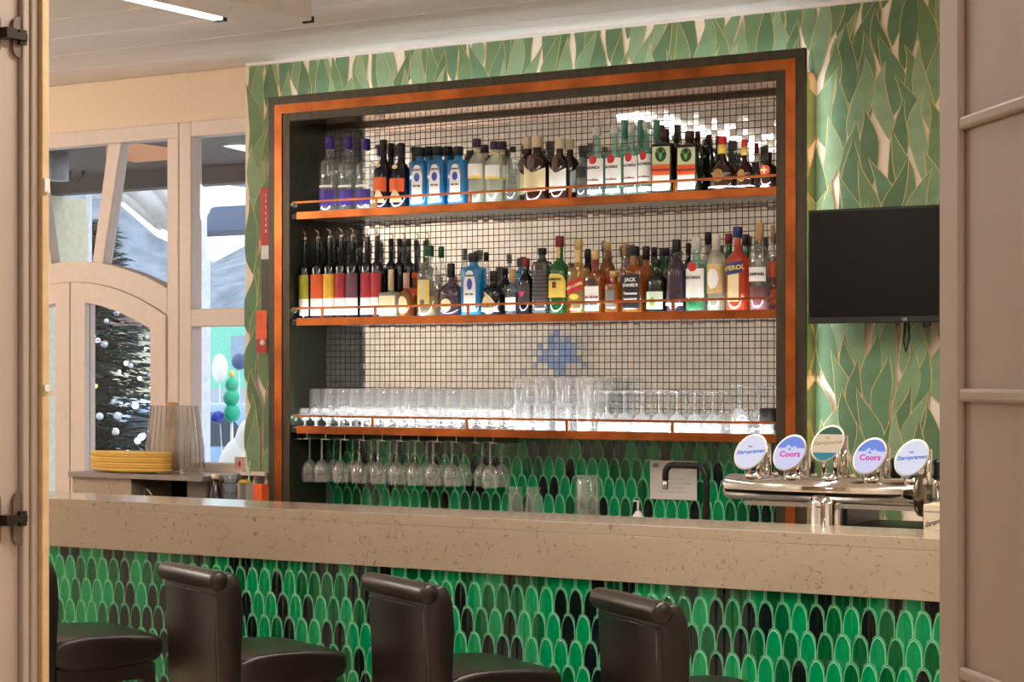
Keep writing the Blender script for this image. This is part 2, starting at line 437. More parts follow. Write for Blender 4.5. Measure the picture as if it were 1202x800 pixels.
pa = MB().band([(x, arch(x, 2.01, 1.883)) for x in pxs_], [(x, zg + .004) for x in pxs_], YW + .02, YW + .026)
part(pa, 'pane', G_pane, fr1)
# door leaves below the arch
def leaf_door(n, xa, xb, meet):
    d = MB(); a, b_ = xa, xb; st = 0.082
    gx0, gx1 = a + st, b_ - (0.052 if meet else st)
    xs_ = [a + (b_ - a) * i / 12 for i in range(13)]
    gx = [gx0 + (gx1 - gx0) * i / 12 for i in range(13)]
    ztop = lambda x: arch(x, 1.9315, 1.7795)
    zgl = lambda x: arch(x, 1.925, 1.773) - 0.075 - 0.02 * abs((x - XC) / half)
    d.band([(x, zgl(x)) for x in gx], [(x, ztop(x)) for x in gx], YW - .02, YW + .045)
    d.prism([(a, 0.03), (gx0, 0.03), (gx0, ztop(gx0)), (a, ztop(a))], YW - .02, YW + .045)
    d.prism([(gx1, 0.03), (b_, 0.03), (b_, ztop(b_)), (gx1, ztop(gx1))], YW - .02, YW + .045)
    d.box(gx0, gx1, YW - .02, YW + .045, 0.03, 1.02)
    o = struct('door_%d' % n, d, M_frame)
    part(MB().band([(x, 1.0) for x in gx], [(x, zgl(x) + .004) for x in gx], YW + .01, YW + .016), 'pane', G_pane, o)
    return o
d1 = leaf_door(1, XC + 0.004, xm0 - 0.002, False)
d2 = leaf_door(2, XC - half + 0.002, XC - 0.004, False)
part(MB().box(XC - half + .08, XC - .08, YW - .012, YW + .03, 1.44, 1.465), 'glazing_bar', M_frame, d2)
# right window
w2 = MB()
xr1 = -5.19
w2.box(xm0 + .066, xm1, y0, y1, 0.7, ZT); w2.box(xm1, xr1, y0, y1, zg, ZT)
w2.box(xm1, xr1, y0, y1, 1.732, 1.805); w2.box(xm1, xr1, y0, y1, 0.7, 1.17); w2.box(xr1 - .03, xr1, y0 + .01, y1, 0.7, ZT)
fr2 = struct('window_2', w2, M_frame, bev=0.004)
part(MB().box(xm1 - .01, xr1, YW + .02, YW + .026, 1.795, zg + .01), 'pane', G_pane, fr2)
part(MB().box(xm1 - .01, xr1, YW + .02, YW + .026, 1.16, 1.74), 'pane', G_pane, fr2)
struct('wall_sill', MB().box(xm0 + .066, -5.217, YW, YW + .12, 0, 0.7), M_plaster)

# ================================================================== CEILING LAMPS, unseen ones added for light
def linear_lamp(x, ya, yb, power, label, group=None, wd=.10):
    t = thing('linear_ceiling_lamp', (x, (ya + yb) / 2, CEIL), label, 'ceiling lamp', group)
    part(MB().box(x - .045, x + .065, ya, yb, 2.716, CEIL - 0.0005), 'housing', M_ceil, t, bev=.003)
    part(MB().box(x - .043, x - .005, ya + .01, yb - .02, 2.704, 2.716), 'diffuser', emis('led_diffuser', (1, 0.97, 0.92), 3.5), t)
    part(MB().box(x - .045, x - .003, yb - .02, yb, 2.700, 2.7155), 'end_cap', M_black, t)
    area('lamp_light', (0, 0, 2.695 - CEIL), wd, yb - ya, power, WARM, parent=t)
    return t
linear_lamp(-4.30, 3.3, 5.11, 8, 'slim white linear ceiling lamp with a glowing strip, upper left')
linear_lamp(-2.00, 2.9, 4.9, P_LINEAR, 'added unseen linear fill lamp above the bar, out of the frame')  # added to light the bar room, not a lamp in view
linear_lamp(0.60, 2.9, 4.9, P_LINEAR * .6, 'added unseen linear fill lamp right of the bar, out of the frame')  # second unseen lamp added for more room light
t = thing('ceiling_beam', (-4.1, 3.9, CEIL), 'white boxed ceiling beam ending beside the glowing lamp strip', 'beam')
part(MB().box(-4.225, -4.02, 2.7, 5.20, 2.69, CEIL - .0005), 'casing', M_ceil, t, bev=.004)
part(MB().box(-4.06, -4.02, 5.2, 5.212, 2.685, 2.705), 'end_bracket', M_black, t)
for (lx, ly, pw, lb) in ((-0.9, -0.6, P_FRONT, 'added unseen round fill lamp left behind the camera'), (1.2, -1.8, P_FRONT, 'added unseen round fill lamp right behind the camera')):  # unseen lamps added behind the camera to light door leaf and jamb
    t = thing('added_round_lamp', (lx, ly, CEIL), lb, 'ceiling lamp')
    part(MB().lathe([(0.2, 0.011), (0.2, -.03), (0.19, -.04)], 24), 'base', M_frame, t, world=False)
    part(MB().lathe([(0.18, -.041), (0.17, -.075), (0.1, -.095), (0, -.1)], 24), 'diffuser', emis('fill_lamp_glow', (1, .93, .84), 3.0), t, world=False)
    area('lamp_light', (0, 0, -.12), 0.35, 0.35, pw, WARM, parent=t)

for k, (gx, gy) in enumerate(((-3.7, 2.85), (-7.2, 4.5), (-7.2, 3.3), (0.8, 3.7), (0.3, 0.9))):  # unseen globes added to brighten ceiling, walls and window side
    t = thing('added_globe', (gx, gy, CEIL), 'added unseen fill globe out of the frame, %s' % ('before the middle of the bar', 'far left by the windows', 'far left by the partition', 'before the right end of the bar', 'right of the camera')[k], 'fill lamp')
    part(MB().lathe([(.05, .0118), (.05, -.02), (.004, -.03)], 16), 'ceiling_rose', M_brass, t, world=False)
    part(MB().tube([(0, 0, -.028), (0, 0, -.22)], .004, 6), 'cord', M_mblack, t, world=False)
    part(MB().ball((0, 0, -.33), .11, 20, 12), 'globe', emis('fill_globe_glow_%d' % (1 if gx < -7 else 0), (1, .91, .81), P_FILL_GLOBE * (3.3 if gx < -7 else 1.0)), t, world=False)

# ================================================================== BAR
TP, TR, TA = 0.047, 0.070, 0.050     # tile pitch, row pitch, arch height
def tile_outline(n=7):
    h = TP / 2; pts = []
    for i in range(n + 1):
        x = h * i / n; pts.append((x, -TR + TA * sqrt(max(0, 1 - ((x - h) / h) ** 2))))
    for i in range(1, n + 1):
        a = pi / 2 * i / n; pts.append((h * cos(a), TA * sin(a)))
    right = pts
    left = [(-x, z) for x, z in right[1:-1]][::-1]
    return right + left
OUT = tile_outline()
def inset(poly, d):
    res = []; n = len(poly)
    for i in range(n):
        p0, p1, p2 = Vector(poly[i - 1]), Vector(poly[i]), Vector(poly[(i + 1) % n])
        t = (p2 - p0).normalized(); nrm = Vector((-t.y, t.x)); res.append(tuple(p1 + nrm * d))
    return res
IN1, IN2 = inset(OUT, 0.0010), inset(OUT, 0.0042)
def tile_mesh(m, rim):
    mb = MB(); n = len(OUT); q = n // 2          # OUT starts at the bottom cusp, index q is the crown
    vs = [(x, 0, z) for x, z in IN1] + [(x, -.0040, z) for x, z in IN1] + [(x, -.0046, z) for x, z in IN2]
    vs[2 * n] = (vs[2 * n][0], -.0056, vs[2 * n][2]); vs[2 * n + q] = (vs[2 * n + q][0], -.0056, vs[2 * n + q][2])
    fs = []; ms = []
    for i in range(n):
        j = (i + 1) % n
        fs.append((i, j, n + j, n + i)); ms.append(1)
        fs.append((n + i, n + j, 2 * n + j, 2 * n + i)); ms.append(1)
    fs.append(tuple(2 * n + i for i in range(0, q + 1))); ms.append(0)
    fs.append(tuple([2 * n + i for i in range(q, n)] + [2 * n])); ms.append(0)
    mb.add(vs, fs); mb.m = ms
    return mb.mesh('tile', [m, rim])
M_rimA = mat('mint_glaze_edge', C(126, 214, 166), 0.3, var=0.08); M_rimB = mat('green_glaze_edge', C(106, 190, 144), 0.3, var=0.08); M_rimD = mat('dark_glaze_edge', C(104, 172, 136), 0.3, var=0.08)
TILES = [tile_mesh(M_tileA, M_rimA), tile_mesh(M_tileB, M_rimB), tile_mesh(M_tileD, M_rimD)]
def pick_tile():
    q = rnd.random(); return 0 if q < .42 else (1 if q < .74 else 2)
def stuff_tiles(places, y, parent, name):
    mb = MB()
    for x, z in places:
        k = pick_tile(); me = TILES[k]; off = len(mb.v)
        mb.v += [(x + v.co.x, y + v.co.y, z + v.co.z) for v in me.vertices]
        for p in me.polygons: mb.f.append(tuple(i + off for i in p.vertices)); mb.m.append(k * 2 + p.material_index); mb.sm.append(False)
    o = part(mb, name, [M_tileA, M_rimA, M_tileB, M_rimB, M_tileD, M_rimD], parent); o['kind'] = 'stuff'
    return o
YT = 4.712; BX0, BX1 = -5.6, -1.1
bar = thing('bar_counter', (-3.3, 4.85, 0), 'long bar counter faced with green and black scale-shaped tiles under a pale stone slab', 'bar counter')
part(MB().box(BX0, BX1, YT + 0.0005, 4.93, 0.0, 1.105), 'tile_bed', M_grout, bar)
part(MB().box(BX0, BX1, 4.935, 4.95, 0.0, 1.10), 'rear_panel', M_wood, bar)
allp = []
for r in range(0, 14):
    zs = 1.023 - TA - r * TR
    if zs - TR < 0.02: break
    off = 0.0 if r % 2 else TP / 2
    x = -2.409 + off - 70 * TP
    while x < BX1 - TP / 2:
        if x > BX0 + TP / 2: allp.append((x, zs, r))
        x += TP
singles = [q for q in allp if -4.80 < q[0] < -1.62 and q[2] <= 3] + [q for q in allp if -4.74 < q[0] < -3.9 and q[2] == 4]
singles = singles[:299]; sset = set(singles)
for x, zs, r in singles: link('tile', TILES[pick_tile()], bar, (x + 3.3, YT - 4.85, zs))
stuff_tiles([(x, zs) for x, zs, r in allp if (x, zs, r) not in sset], YT, bar, 'small_tiles')
slab = tag(part(MB().box(BX0, BX1, 4.69, 4.96, 1.106, 1.136).box(BX0, BX1, 4.69, 4.7055, 0.982, 1.106), 'stone_worktop', M_stone, None, bev=0.0015),
           'pale beige speckled stone worktop with a deep front apron on the bar', 'worktop')
slab['kind'] = 'thing'; del slab['kind']

# ---- stools
def rbox(x0, x1, y0, y1, z0, z1, r=0.02):
    return MB().box(x0, x1, y0, y1, z0, z1)
def make_stool():
    t = thing('bar_stool', (0, 0, 0), 'x', 'bar stool', 'leather bar stools along the bar')
    W = 0.175
    # seat: rounded block with a curved front and a lifted apron underside
    mb = MB(); n = 10
    prof = [(-.02, .70), (-.02, .785), (.10, .792), (.22, .790), (.30, .783), (.322, .768), (.326, .74), (.315, .706), (.26, .70), (.16, .692), (.06, .688)]
    vs = []; m = len(prof); secs = [(-W, .93), (-W * .96, .99), (-W * .5, 1.0), (0, 1.004), (W * .5, 1.0), (W * .96, .99), (W, .93)]
    cz = 0.735; cy = .15
    for x, sc in secs:
        for y, z in prof: vs.append((x, cy + (y - cy) * (sc if y > cy else 1), cz + (z - cz) * sc))
    fs = [tuple(range(m - 1, -1, -1)), tuple(range((len(secs) - 1) * m, len(secs) * m))]
    for i in range(len(secs) - 1):
        for j in range(m): fs.append((i * m + j, i * m + (j + 1) % m, (i + 1) * m + (j + 1) % m, (i + 1) * m + j))
    mb.add(vs, fs, 0, True)
    o = link('seat', mb.mesh('seat', M_leath), t); sd = o.modifiers.new('soft', 'SUBSURF'); sd.levels = 1; sd.render_levels = 2
    # apron rails below the seat
    ap = MB()
    ap.box(-W + .01, W - .01, .0, .29, .655, .70)
    link('apron', ap.mesh('apron', M_leath), t)
    # backrest
    mb = MB(); prof = [(-.006, .62), (-.06, .62), (-.066, .80), (-.073, .955), (-.072, .982), (-.05, 1.008), (-.028, 1.012), (-.012, 1.0), (.0, .965), (.006, .90), (.0, .78)]
    vs = []; m = len(prof); secs = [-W, -W + .008, 0, W - .008, W]
    for i, x in enumerate(secs):
        sc = .94 if i in (0, 4) else 1
        for y, z in prof: vs.append((x, -.035 + (y + .035) * sc, z))
    fs = [tuple(range(m)), tuple(range(5 * m - 1, 4 * m - 1, -1))]
    for i in range(4):
        for j in range(m): fs.append((i * m + j, (i + 1) * m + j, (i + 1) * m + (j + 1) % m, i * m + (j + 1) % m))
    mb.add(vs, fs, 0, True)
    o = link('backrest', mb.mesh('backrest', M_leath), t); bevel(o, .006, 2)
    for p in o.data.polygons: p.use_smooth = True
    # roll along the top edge, rear side
    rm = MB().lathe([(0.0, -W - .006), (.018, -W - .006), (.025, -W - .001), (.026, -W + .01), (.026, 0), (.026, W - .01), (.025, W + .001), (.018, W + .006), (0, W + .006)], 18,
                    mx=Matrix.Translation((0, -.068, .992)) @ Matrix.Rotation(pi / 2, 4, 'Y'))
    link('top_roll', rm.mesh('top_roll', M_leath), t)
    sm = MB().tube([(W - .024, -.071, .952), (W - .024, -.066, .80), (W - .024, -.061, .63)], .003, 6)
    sm.tube([(-W + .012, -.0745, .955), (W - .012, -.0745, .955)], .003, 6)
    link('seam', sm.mesh('seam', M_leath), t)
    for sx in (-1, 1):
        for ya, yb in ((-.03, -.075), (.275, .30)):
            lg = MB(); x = sx * (W - .025); a = .019; b_ = .014
            vs = [(x - a, ya - a, .70), (x + a, ya - a, .70), (x + a, ya + a, .70), (x - a, ya + a, .70)]
            xb = x * 1.05
            vs += [(xb - b_, yb - b_, 0.001), (xb + b_, yb - b_, 0.001), (xb + b_, yb + b_, 0.001), (xb - b_, yb + b_, 0.001)]
            lg.add(vs, [(0, 1, 2, 3), (7, 6, 5, 4), (0, 4, 5, 1), (1, 5, 6, 2), (2, 6, 7, 3), (3, 7, 4, 0)])
            link('leg', lg.mesh('leg', M_wood), t)
    st = MB().box(-W + .03, W - .03, .283, .303, .27, .30); st.box(-W + .03, W - .03, -.07, -.05, .22, .25)
    st.box(-W + .014, -W + .034, -.05, .28, .32, .35); st.box(W - .034, W - .014, -.05, .28, .32, .35)
    link('stretcher', st.mesh('stretcher', M_wood), t)
    return t
def roll_world(px, py, z=1.006):
    Z = F_PX * (CAM_Z - z) / (py - HOR); u = (px - 601) / F_PX
    return Vector((Z * (-sP + u * cP), Z * (cP + u * sP)))
s0 = make_stool()
spots = [(None, None, -26, 'dark brown leather bar stool mostly behind the left door jamb, only its seat clear'), (225, 669, -25, 'dark brown leather bar stool whose back catches a grey sheen, second from the left jamb'),
         (468, 683, -29, 'dark brown leather bar stool at the middle of the bar front'), (739, 703, -36, 'dark brown leather bar stool nearest the right door panel, cut off lowest')]
p2 = roll_world(225, 669)
for i, (px, py, a, lb) in enumerate(spots):
    o = s0 if i == 0 else copy_tree(s0)
    p = roll_world(px, py) if px else p2 + Vector((-0.66, -0.01))
    R_ = Matrix.Rotation(radians(a), 2); lp = R_ @ Vector((0, -.068))
    o.location = (p.x - lp.x, p.y - lp.y, 0); o.rotation_euler = (0, 0, radians(a)); o['label'] = lb

# ================================================================== SHELF UNIT
YF = 6.20
unit = thing('back_bar_shelving', (-3.87, 6.33, 0.9), 'dark framed back bar with copper band, mirror mosaic and three copper-edged shelves', 'shelving')
fx0, fx1, fz1 = -5.009, -2.718, 2.628
ix0, ix1, iz1 = -4.903, -2.824, 2.527
fb = 0.9506
fo = MB()
fo.box(fx0, ix0, YF, YF + .018, fb, fz1); fo.box(ix1, fx1, YF, YF + .018, fb, fz1); fo.box(ix0, ix1, YF, YF + .018, iz1, fz1)
fr = part(fo, 'frame', M_dark, unit, bev=.001)
ci = MB(); a, b_ = 0.033, 0.036
def band(x0, x1, z0, z1): ci.box(x0, x1, YF - .004, YF - .0003, z0, z1)
ci.prism([(fx0 + a, fb), (fx0 + a + b_, fb), (fx0 + a + b_, fz1 - a - b_), (fx0 + a, fz1 - a)], YF - .004, YF - .0003)
ci.prism([(fx1 - a - b_, fb), (fx1 - a, fb), (fx1 - a, fz1 - a), (fx1 - a - b_, fz1 - a - b_)], YF - .004, YF - .0003)
ci.prism([(fx0 + a, fz1 - a), (fx0 + a + b_, fz1 - a - b_), (fx1 - a - b_, fz1 - a - b_), (fx1 - a, fz1 - a)], YF - .004, YF - .0003)
part(ci, 'copper_band', M_copper, unit)
sp = part(MB().box(ix0 - .03, ix0 - .010, YF + .018, YB - .001, fb, iz1), 'side_panel', M_olive, unit)
part(MB().box(ix1, ix1 + .03, YF + .018, YB - .001, fb, iz1), 'side_panel', M_olive, unit)
part(MB().box(ix0 - .03, ix1 + .03, YF + .018, YB - .001, iz1, iz1 + .02), 'copper_soffit', M_copperpol, unit)
part(MB().box(fx1 - .018, fx1 - .004, YF + .0185, YG - .0005, fb, fz1 - .075), 'brass_side', M_brass, unit)
part(MB().box(fx0 + .004, fx0 + .018, YF + .0185, YG - .0005, fb, fz1 - .075), 'dark_side', M_dark, unit)
part(MB().box(ix0 + .001, ix1 - .001, YB - .016, YB - .004, iz1 - .014, iz1 - .0005), 'soffit_trim', M_dark, unit)
# mirror mosaic and its grout bed
ZM0 = 1.30; pit = 0.0243
part(MB().box(ix0 - .010, ix1, YB, YB + .018, ZM0, iz1), 'mosaic_bed', mat('dark_grout', C(74, 66, 56), 0.8), unit)
mo = MB(); nx = int((ix1 - ix0 + .010) / pit); nz = int((iz1 - ZM0) / pit)
for i in range(nx):
    for j in range(nz):
        x = ix0 - .010 + i * pit + .0015; z = iz1 - (j + 1) * pit + .0015; s_ = pit - .0031
        tx, tz = rnd.gauss(0, .00006), rnd.gauss(0, .00006)
        y = YB - .003
        mo.add([(x, y - tx - tz, z), (x + s_, y + tx - tz, z), (x + s_, y + tx + tz, z + s_), (x, y - tx + tz, z + s_), (x, YB, z), (x + s_, YB, z), (x + s_, YB, z + s_), (x, YB, z + s_)],
               [(0, 1, 2, 3), (0, 4, 5, 1), (1, 5, 6, 2), (2, 6, 7, 3), (3, 7, 4, 0)])
o = part(mo, 'mirror_mosaic', M_mirror, unit); o['kind'] = 'stuff'
# tiled splashback under the lowest shelf
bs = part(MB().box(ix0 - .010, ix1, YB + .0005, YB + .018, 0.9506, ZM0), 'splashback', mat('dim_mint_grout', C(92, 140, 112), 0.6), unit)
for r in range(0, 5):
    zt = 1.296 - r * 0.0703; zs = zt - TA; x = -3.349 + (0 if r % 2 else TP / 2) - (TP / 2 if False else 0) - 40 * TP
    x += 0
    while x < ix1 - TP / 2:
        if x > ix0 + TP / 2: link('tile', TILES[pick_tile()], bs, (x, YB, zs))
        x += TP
# shelves
SH = [2.170, 1.755, 1.333]
def shelf(zt, rail_posts):
    z1 = zt - .006
    s = part(MB().box(ix0 + .001, ix1 - .001, YF + .022, YB - .004, z1 - .016, z1), 'shelf', M_shelf, unit)
    def sub(mb, n, m, bev=0): return part(mb, n, m, s, world=False, bev=bev)
    sub(MB().box(ix0 + .03, ix1 - .002, YF + .004, YF + .0215, zt - .0295, zt), 'copper_edge', M_copper, .001)
    sub(MB().box(ix0 + .001, ix0 + .0295, YF + .006, YF + .0215, zt - .026, zt - .008), 'edge_bracket', M_mblack)
    sub(MB().box(ix0 + .004, ix1 - .002, YF + .008, YF + .015, zt + .034, zt + .0425), 'rail', M_copper, .001)
    for px in rail_posts:
        x = PX(px, YF + .01)
        sub(MB().box(x - .005, x + .005, YF + .0085, YF + .0145, zt + .0002, zt + .0338), 'rail_post', M_copper)
    sub(MB().lathe([(0, 0), (.011, 0), (.011, .02), (0, .02)], 12, mx=Matrix.Translation((ix0 + .0005, YF + .012, zt + .03)) @ Matrix.Rotation(pi / 2, 4, 'Y')), 'glass_knob', G_greenish)
    return s
S1 = shelf(SH[0], [441, 552, 669, 792]); S2 = shelf(SH[1], [378, 440, 549, 667, 790]); S3 = shelf(SH[2], [437, 548, 665, 789])
# LED strips tucked behind the front edges
def strip(x0, x1, y, z, power, rot, name='led_strip', wdt=0.012, col=COOL):
    area(name + '_light', ((x0 + x1) / 2 + 3.87, y - 6.33, z - .004 - .9), x1 - x0, wdt, power, col, rot, parent=unit)
for zt, pw_ in ((SH[0], P_SHELF), (SH[1], P_SHELF), (SH[2], P_SHELF * 4.2)):
    part(MB().box(ix0 + .03, ix1 - .01, YF + .0225, YF + .0275, zt - .0055, zt - .003), 'led_strip', emis('led_strip_glow', (0.93, 0.97, 1), 4.0), unit)
    strip(ix0 + .03, ix1 - .01, YF + .025, zt + .002, pw_, (pi - radians(32), 0, 0), wdt=.004)
part(MB().box(fx0 + .05, fx1 - .05, YF + .03, YF + .04, fz1 - .07, fz1 - .065), 'led_strip', emis('led_strip_glow', (0.93, 0.97, 1), 3.0), unit)
strip(fx0 + .03, fx1 - .02, YF + .035, fz1 - .055, P_TOPSTRIP, (pi - radians(20), 0, 0))
area('side_strip_light', (fx1 + .01 + 3.87, YF + .06 - 6.33, 1.9 - .9), 0.012, 1.3, P_SIDESTRIP, COOL, (pi / 2, 0, -pi / 2 + radians(30)), parent=unit)

# ================================================================== BOTTLES
def hpm(px, Y):
    u = (px - 601) / F_PX; Z = Y / (cP + u * sP); return F_PX / Z * (cP + u * sP)
def sec(th, n, sy):
    q = (abs(cos(th)) ** n + abs(sin(th)) ** n) ** (-1.0 / n)
    return q * cos(th), q * sin(th) * sy
def patch(R, n, sy, ha, z0, z1, shape='rect', slant=0.0, off=0.0012, th0=-pi / 2, k=10):
    """a printed label wrapped on the bottle's side"""
    mb = MB(); vs = []; fs = []
    def pt(u, z):
        th = th0 + u * ha; x, y = sec(th, n, sy); d = sqrt(x * x + y * y)
        return (x * R * (1 + off / R / d), y * R * (1 + off / R / d), z)
    for i in range(k + 1):
        u = -1 + 2 * i / k; a, b_ = z0, z1
        if shape == 'disc': h = (z1 - z0) / 2 * sqrt(max(0, 1 - u * u)); c = (z0 + z1) / 2; a, b_ = c - h, c + h
        elif shape == 'fan': b_ = z0 + (z1 - z0) * (1 - abs(u) ** 1.6); a = z0
        elif shape == 'arch': b_ = z1 - (z1 - z0) * .16 * abs(u) ** 4 * 2.0
        elif shape == 'vee': a = z0 + (z1 - z0) * .2 * (u + 1) / 2; b_ = z1 - (z1 - z0) * .28 * (1 - abs(u - .1))
        a += slant * u; b_ += slant * u
        vs += [pt(u, a), pt(u, b_)]
    for i in range(k): fs.append((2 * i, 2 * i + 2, 2 * i + 3, 2 * i + 1))
    return mb.add(vs, fs, 0, n < 3)
def wrap_text(txt, R, n, sy, zc, size, th0=-pi / 2, off=0.002, slant=0.0, bold=.0):
    vs, fs = text_mesh(txt, size, bold=bold); out = []
    for x, y, z in vs:
        if n > 3:
            t = max(-.95, min(.95, x / R)); px, py = t * R, -R * sy * (1 - abs(t) ** n) ** (1 / n) - off
            out.append((px, py, zc + y + slant * x))
        else:
            th = th0 + x / R; out.append(((R + off) * cos(th), (R + off) * sin(th) * sy, zc + y + slant * x))
    return MB().add(out, fs)
GROUP = {}
def bottle(px, ytop, wpx, shelf_z, Yr, glass_m, label, shoulder=.62, neck=.74, nr=.36, cap=(.16, 'x', 1.0), n=2.0, sy=1.0, labels=(), texts=(), rz=0.0,
           liquid=None, group=None, base_taper=1.0, cat='bottle', extra=None, bulge=0.0):
    x = PX(px, Yr); z0 = shelf_z + .0006
    R = wpx / 2 / hpm(px, Yr)
    ct = abs(cos(radians(rz))) if n > 3 else 1
    H = PZ(px, ytop, Yr) - z0
    t = thing('bottle', (x, Yr, z0), label, cat, group, radians(rz))
    ch = cap[0] * H; rn = R * nr; zs, zn = shoulder * H, neck * H; ze = H - ch
    q = [(R * .85 * base_taper, 0), (R * base_taper, .012 * H + .001)]
    if bulge: q = [(R * .72, 0), (R * .92, .05 * H), (R, .2 * H), (R * .97, .32 * H)]
    q += [(R, zs), (R * .97, zs + (zn - zs) * .22), (R * .82 + rn * .18, zs + (zn - zs) * .48), (R * .42 + rn * .58, zs + (zn - zs) * .75), (rn * 1.04, zn), (rn, ze), (rn, ze + .004)]
    if n > 3:      # square body, round neck: two lathes in one mesh
        mb = MB().lathe([p for p in q[:-4]], 24, n=n, sy=sy, cap=False)
        rs = max(rn, R * .30)
        mb.lathe([(R * .60 * min(1, sy * 1.2), zs + (zn - zs) * .40), (rn * 1.04, zn), (rn, ze), (rn, ze + .004)], 16)
    else: mb = MB().lathe(q, 20, sy=sy, cap=False)
    link('glass_body', mb.mesh('glass_body', glass_m), t)
    if liquid:
        lm, lh = liquid
        link('liquid', MB().lathe([(R * .78, .006), (R * .93, .02), (R * .93, lh * H)], 18, n=n, sy=sy).mesh('liquid', lm), t)
    if cap[0] > 0:
        rc = rn * 1.12 * cap[2]
        link('cap', MB().lathe([(rc, ze), (rc, H - .003), (rc * .9, H)], 14).mesh('cap', cap[1]), t)
    for lb in labels:
        z_a, z_b, ha, m_ = lb[:4]; shape = lb[4] if len(lb) > 4 else 'rect'; sl = lb[5] if len(lb) > 5 else 0.0; lay = lb[6] if len(lb) > 6 else 0
        if z_a >= neck - .03: link('label', patch(rn * 1.06, 2, 1, ha, z_a * H, z_b * H, shape, sl * H, off=.0006).mesh('label', m_), t)
        else: link('label', patch(R, n, sy, ha, z_a * H, z_b * H, shape, sl * H, off=.0012 + .0006 * lay).mesh('label', m_), t)
    for tx in texts:
        txt, zc, size, m_ = tx[:4]; sl = tx[4] if len(tx) > 4 else 0.0
        link('lettering', wrap_text(txt, R, n, sy, zc * H, size * H, slant=sl, bold=.0006, off=.0042).mesh('lettering', m_), t)
    if extra: extra(t, R, H)
    return t
A = 6.276; B2 = 6.366; C3 = 6.416
z1s, z2s, z3s = SH[0] - .006, SH[1] - .006, SH[2] - .006
g1 = 'spirit bottles on the top shelf'; g2 = 'spirit bottles on the middle shelf'
# --- top shelf
for i, (px, yt, lb) in enumerate(((387, 160, 'clear vodka bottle with violet cap, first at the left end of the top shelf'), (409, 161, 'clear vodka bottle with violet cap, second from the left on the top shelf'), (429.5, 163, 'clear vodka bottle with violet cap, third from the left on the top shelf'))):
    bottle(px, yt, 19, z1s, A if i != 1 else A + .02, G_bottle, lb, .62, .72, .40, (.16, M_purple, 1.05), labels=((.09, .30, 1.1, M_purple), (.33, .36, .9, M_label)), group=g1)
def cream(px, yt, Yr, lb, w=23):
    bottle(px, yt, w, z1s, Yr, G_navyb, lb, .44, .72, .30, (.20, M_blackl, 1.1), labels=((.26, .46, .85, M_orange), (.10, .29, .75, M_creaml, 'fan', 0, 1), (.60, .66, .30, M_gold, 'disc')), group=g1)
cream(450.5, 164, A, 'dark cream-liqueur bottle with orange and cream label, left of the two facing ones', 19)
cream(471, 168, A, 'dark cream-liqueur bottle with orange and cream label, right of the two facing ones', 22)
bottle(459, 168, 17, z1s, B2, G_black, 'plain black bottle behind the two cream-liqueur bottles', .5, .7, .32, (.2, M_blackl, 1.05), group=g1)
for px, yt, Yr, lb in ((493.5, 173, A, 'sky-blue square gin bottle, first of the three on the top shelf'), (514, 172, A, 'sky-blue square gin bottle, middle of the three on the top shelf'), (538, 172, A, 'sky-blue square gin bottle, last of the three on the top shelf')):
    bottle(px, yt, 19, z1s, Yr, G_blue, lb, .74, .80, .42, (.15, M_blackl, 1.15), n=7, sy=.8, rz=8, labels=((.10, .70, .52, M_label, 'arch'), (.43, .57, .30, M_lid, 'disc', 0, 1)), texts=(('LONDON', .62, .034, M_ink), ('DRY GIN', .36, .034, M_ink)), group=g1)
for px, lb in ((504, 'square blue gin bottle standing behind the first two on the top shelf'), (526, 'square blue gin bottle standing behind the middle and last on the top shelf')):
    bottle(px, 172, 18, z1s, B2, G_blue, lb, .74, .80, .42, (.15, M_blackl, 1.15), n=7, sy=.8, group=g1)
for px, yt, Yr, lb in ((560, 163, A, 'pale yellow spirit bottle with dark plum cap, tallest at left of its four'), (569, 170, B2, 'pale yellow spirit bottle with plum cap, back left of its four'), (580, 166, A, 'pale yellow spirit bottle with plum cap, front right of its four'), (590, 166, B2, 'pale yellow spirit bottle with plum cap, back right of its four')):
    bottle(px, yt, 17.5, z1s, Yr, G_straw, lb, .60, .78, .34, (.13, mat('plum_cap', C(52, 24, 48), .4), 1.3), labels=((.44, .62, 1.2, M_label), (.40, .44, 1.2, M_yellow), (.80, .83, 1.5, M_gold)), group=g1)
bottle(602, 172, 15, z1s, A, G_bottle, 'slim clear bottle with dark cap between yellow spirits and brown bottles', .72, .82, .4, (.10, M_blackl, 1), group=g1)
def bell(px, yt, Yr, lb, w=24, paper=M_creaml):
    bottle(px, yt, w, z1s, Yr, G_brown, lb, .56, .74, .34, (.17, M_pale, 1.15), labels=((.10, .56, 1.15, paper, 'vee', -.03), (.50, .70, .34, mat('bronze_seal', C(92, 66, 56), .5), 'disc')), group=g1)
bell(631, 160, A, 'dark brown brandy bottle with large tan label and cream cap, front left', 27)
bell(620, 161, B2, 'dark brown brandy bottle half hidden behind the tan-labelled one', 22)
bell(657, 162, A, 'dark brown brandy bottle with pale green-white slanted label, front', 21, M_label)
bell(669, 163, B2, 'dark brown brandy bottle with pale label, behind and right of its twin', 20, M_label)
bottle(684, 178, 13, z1s, A, G_bottle, 'small clear bottle with black band left of the white rums', .6, .8, .5, (.12, M_blackl, 1), labels=((.45, .68, 1.0, M_blackl),), group=g1)
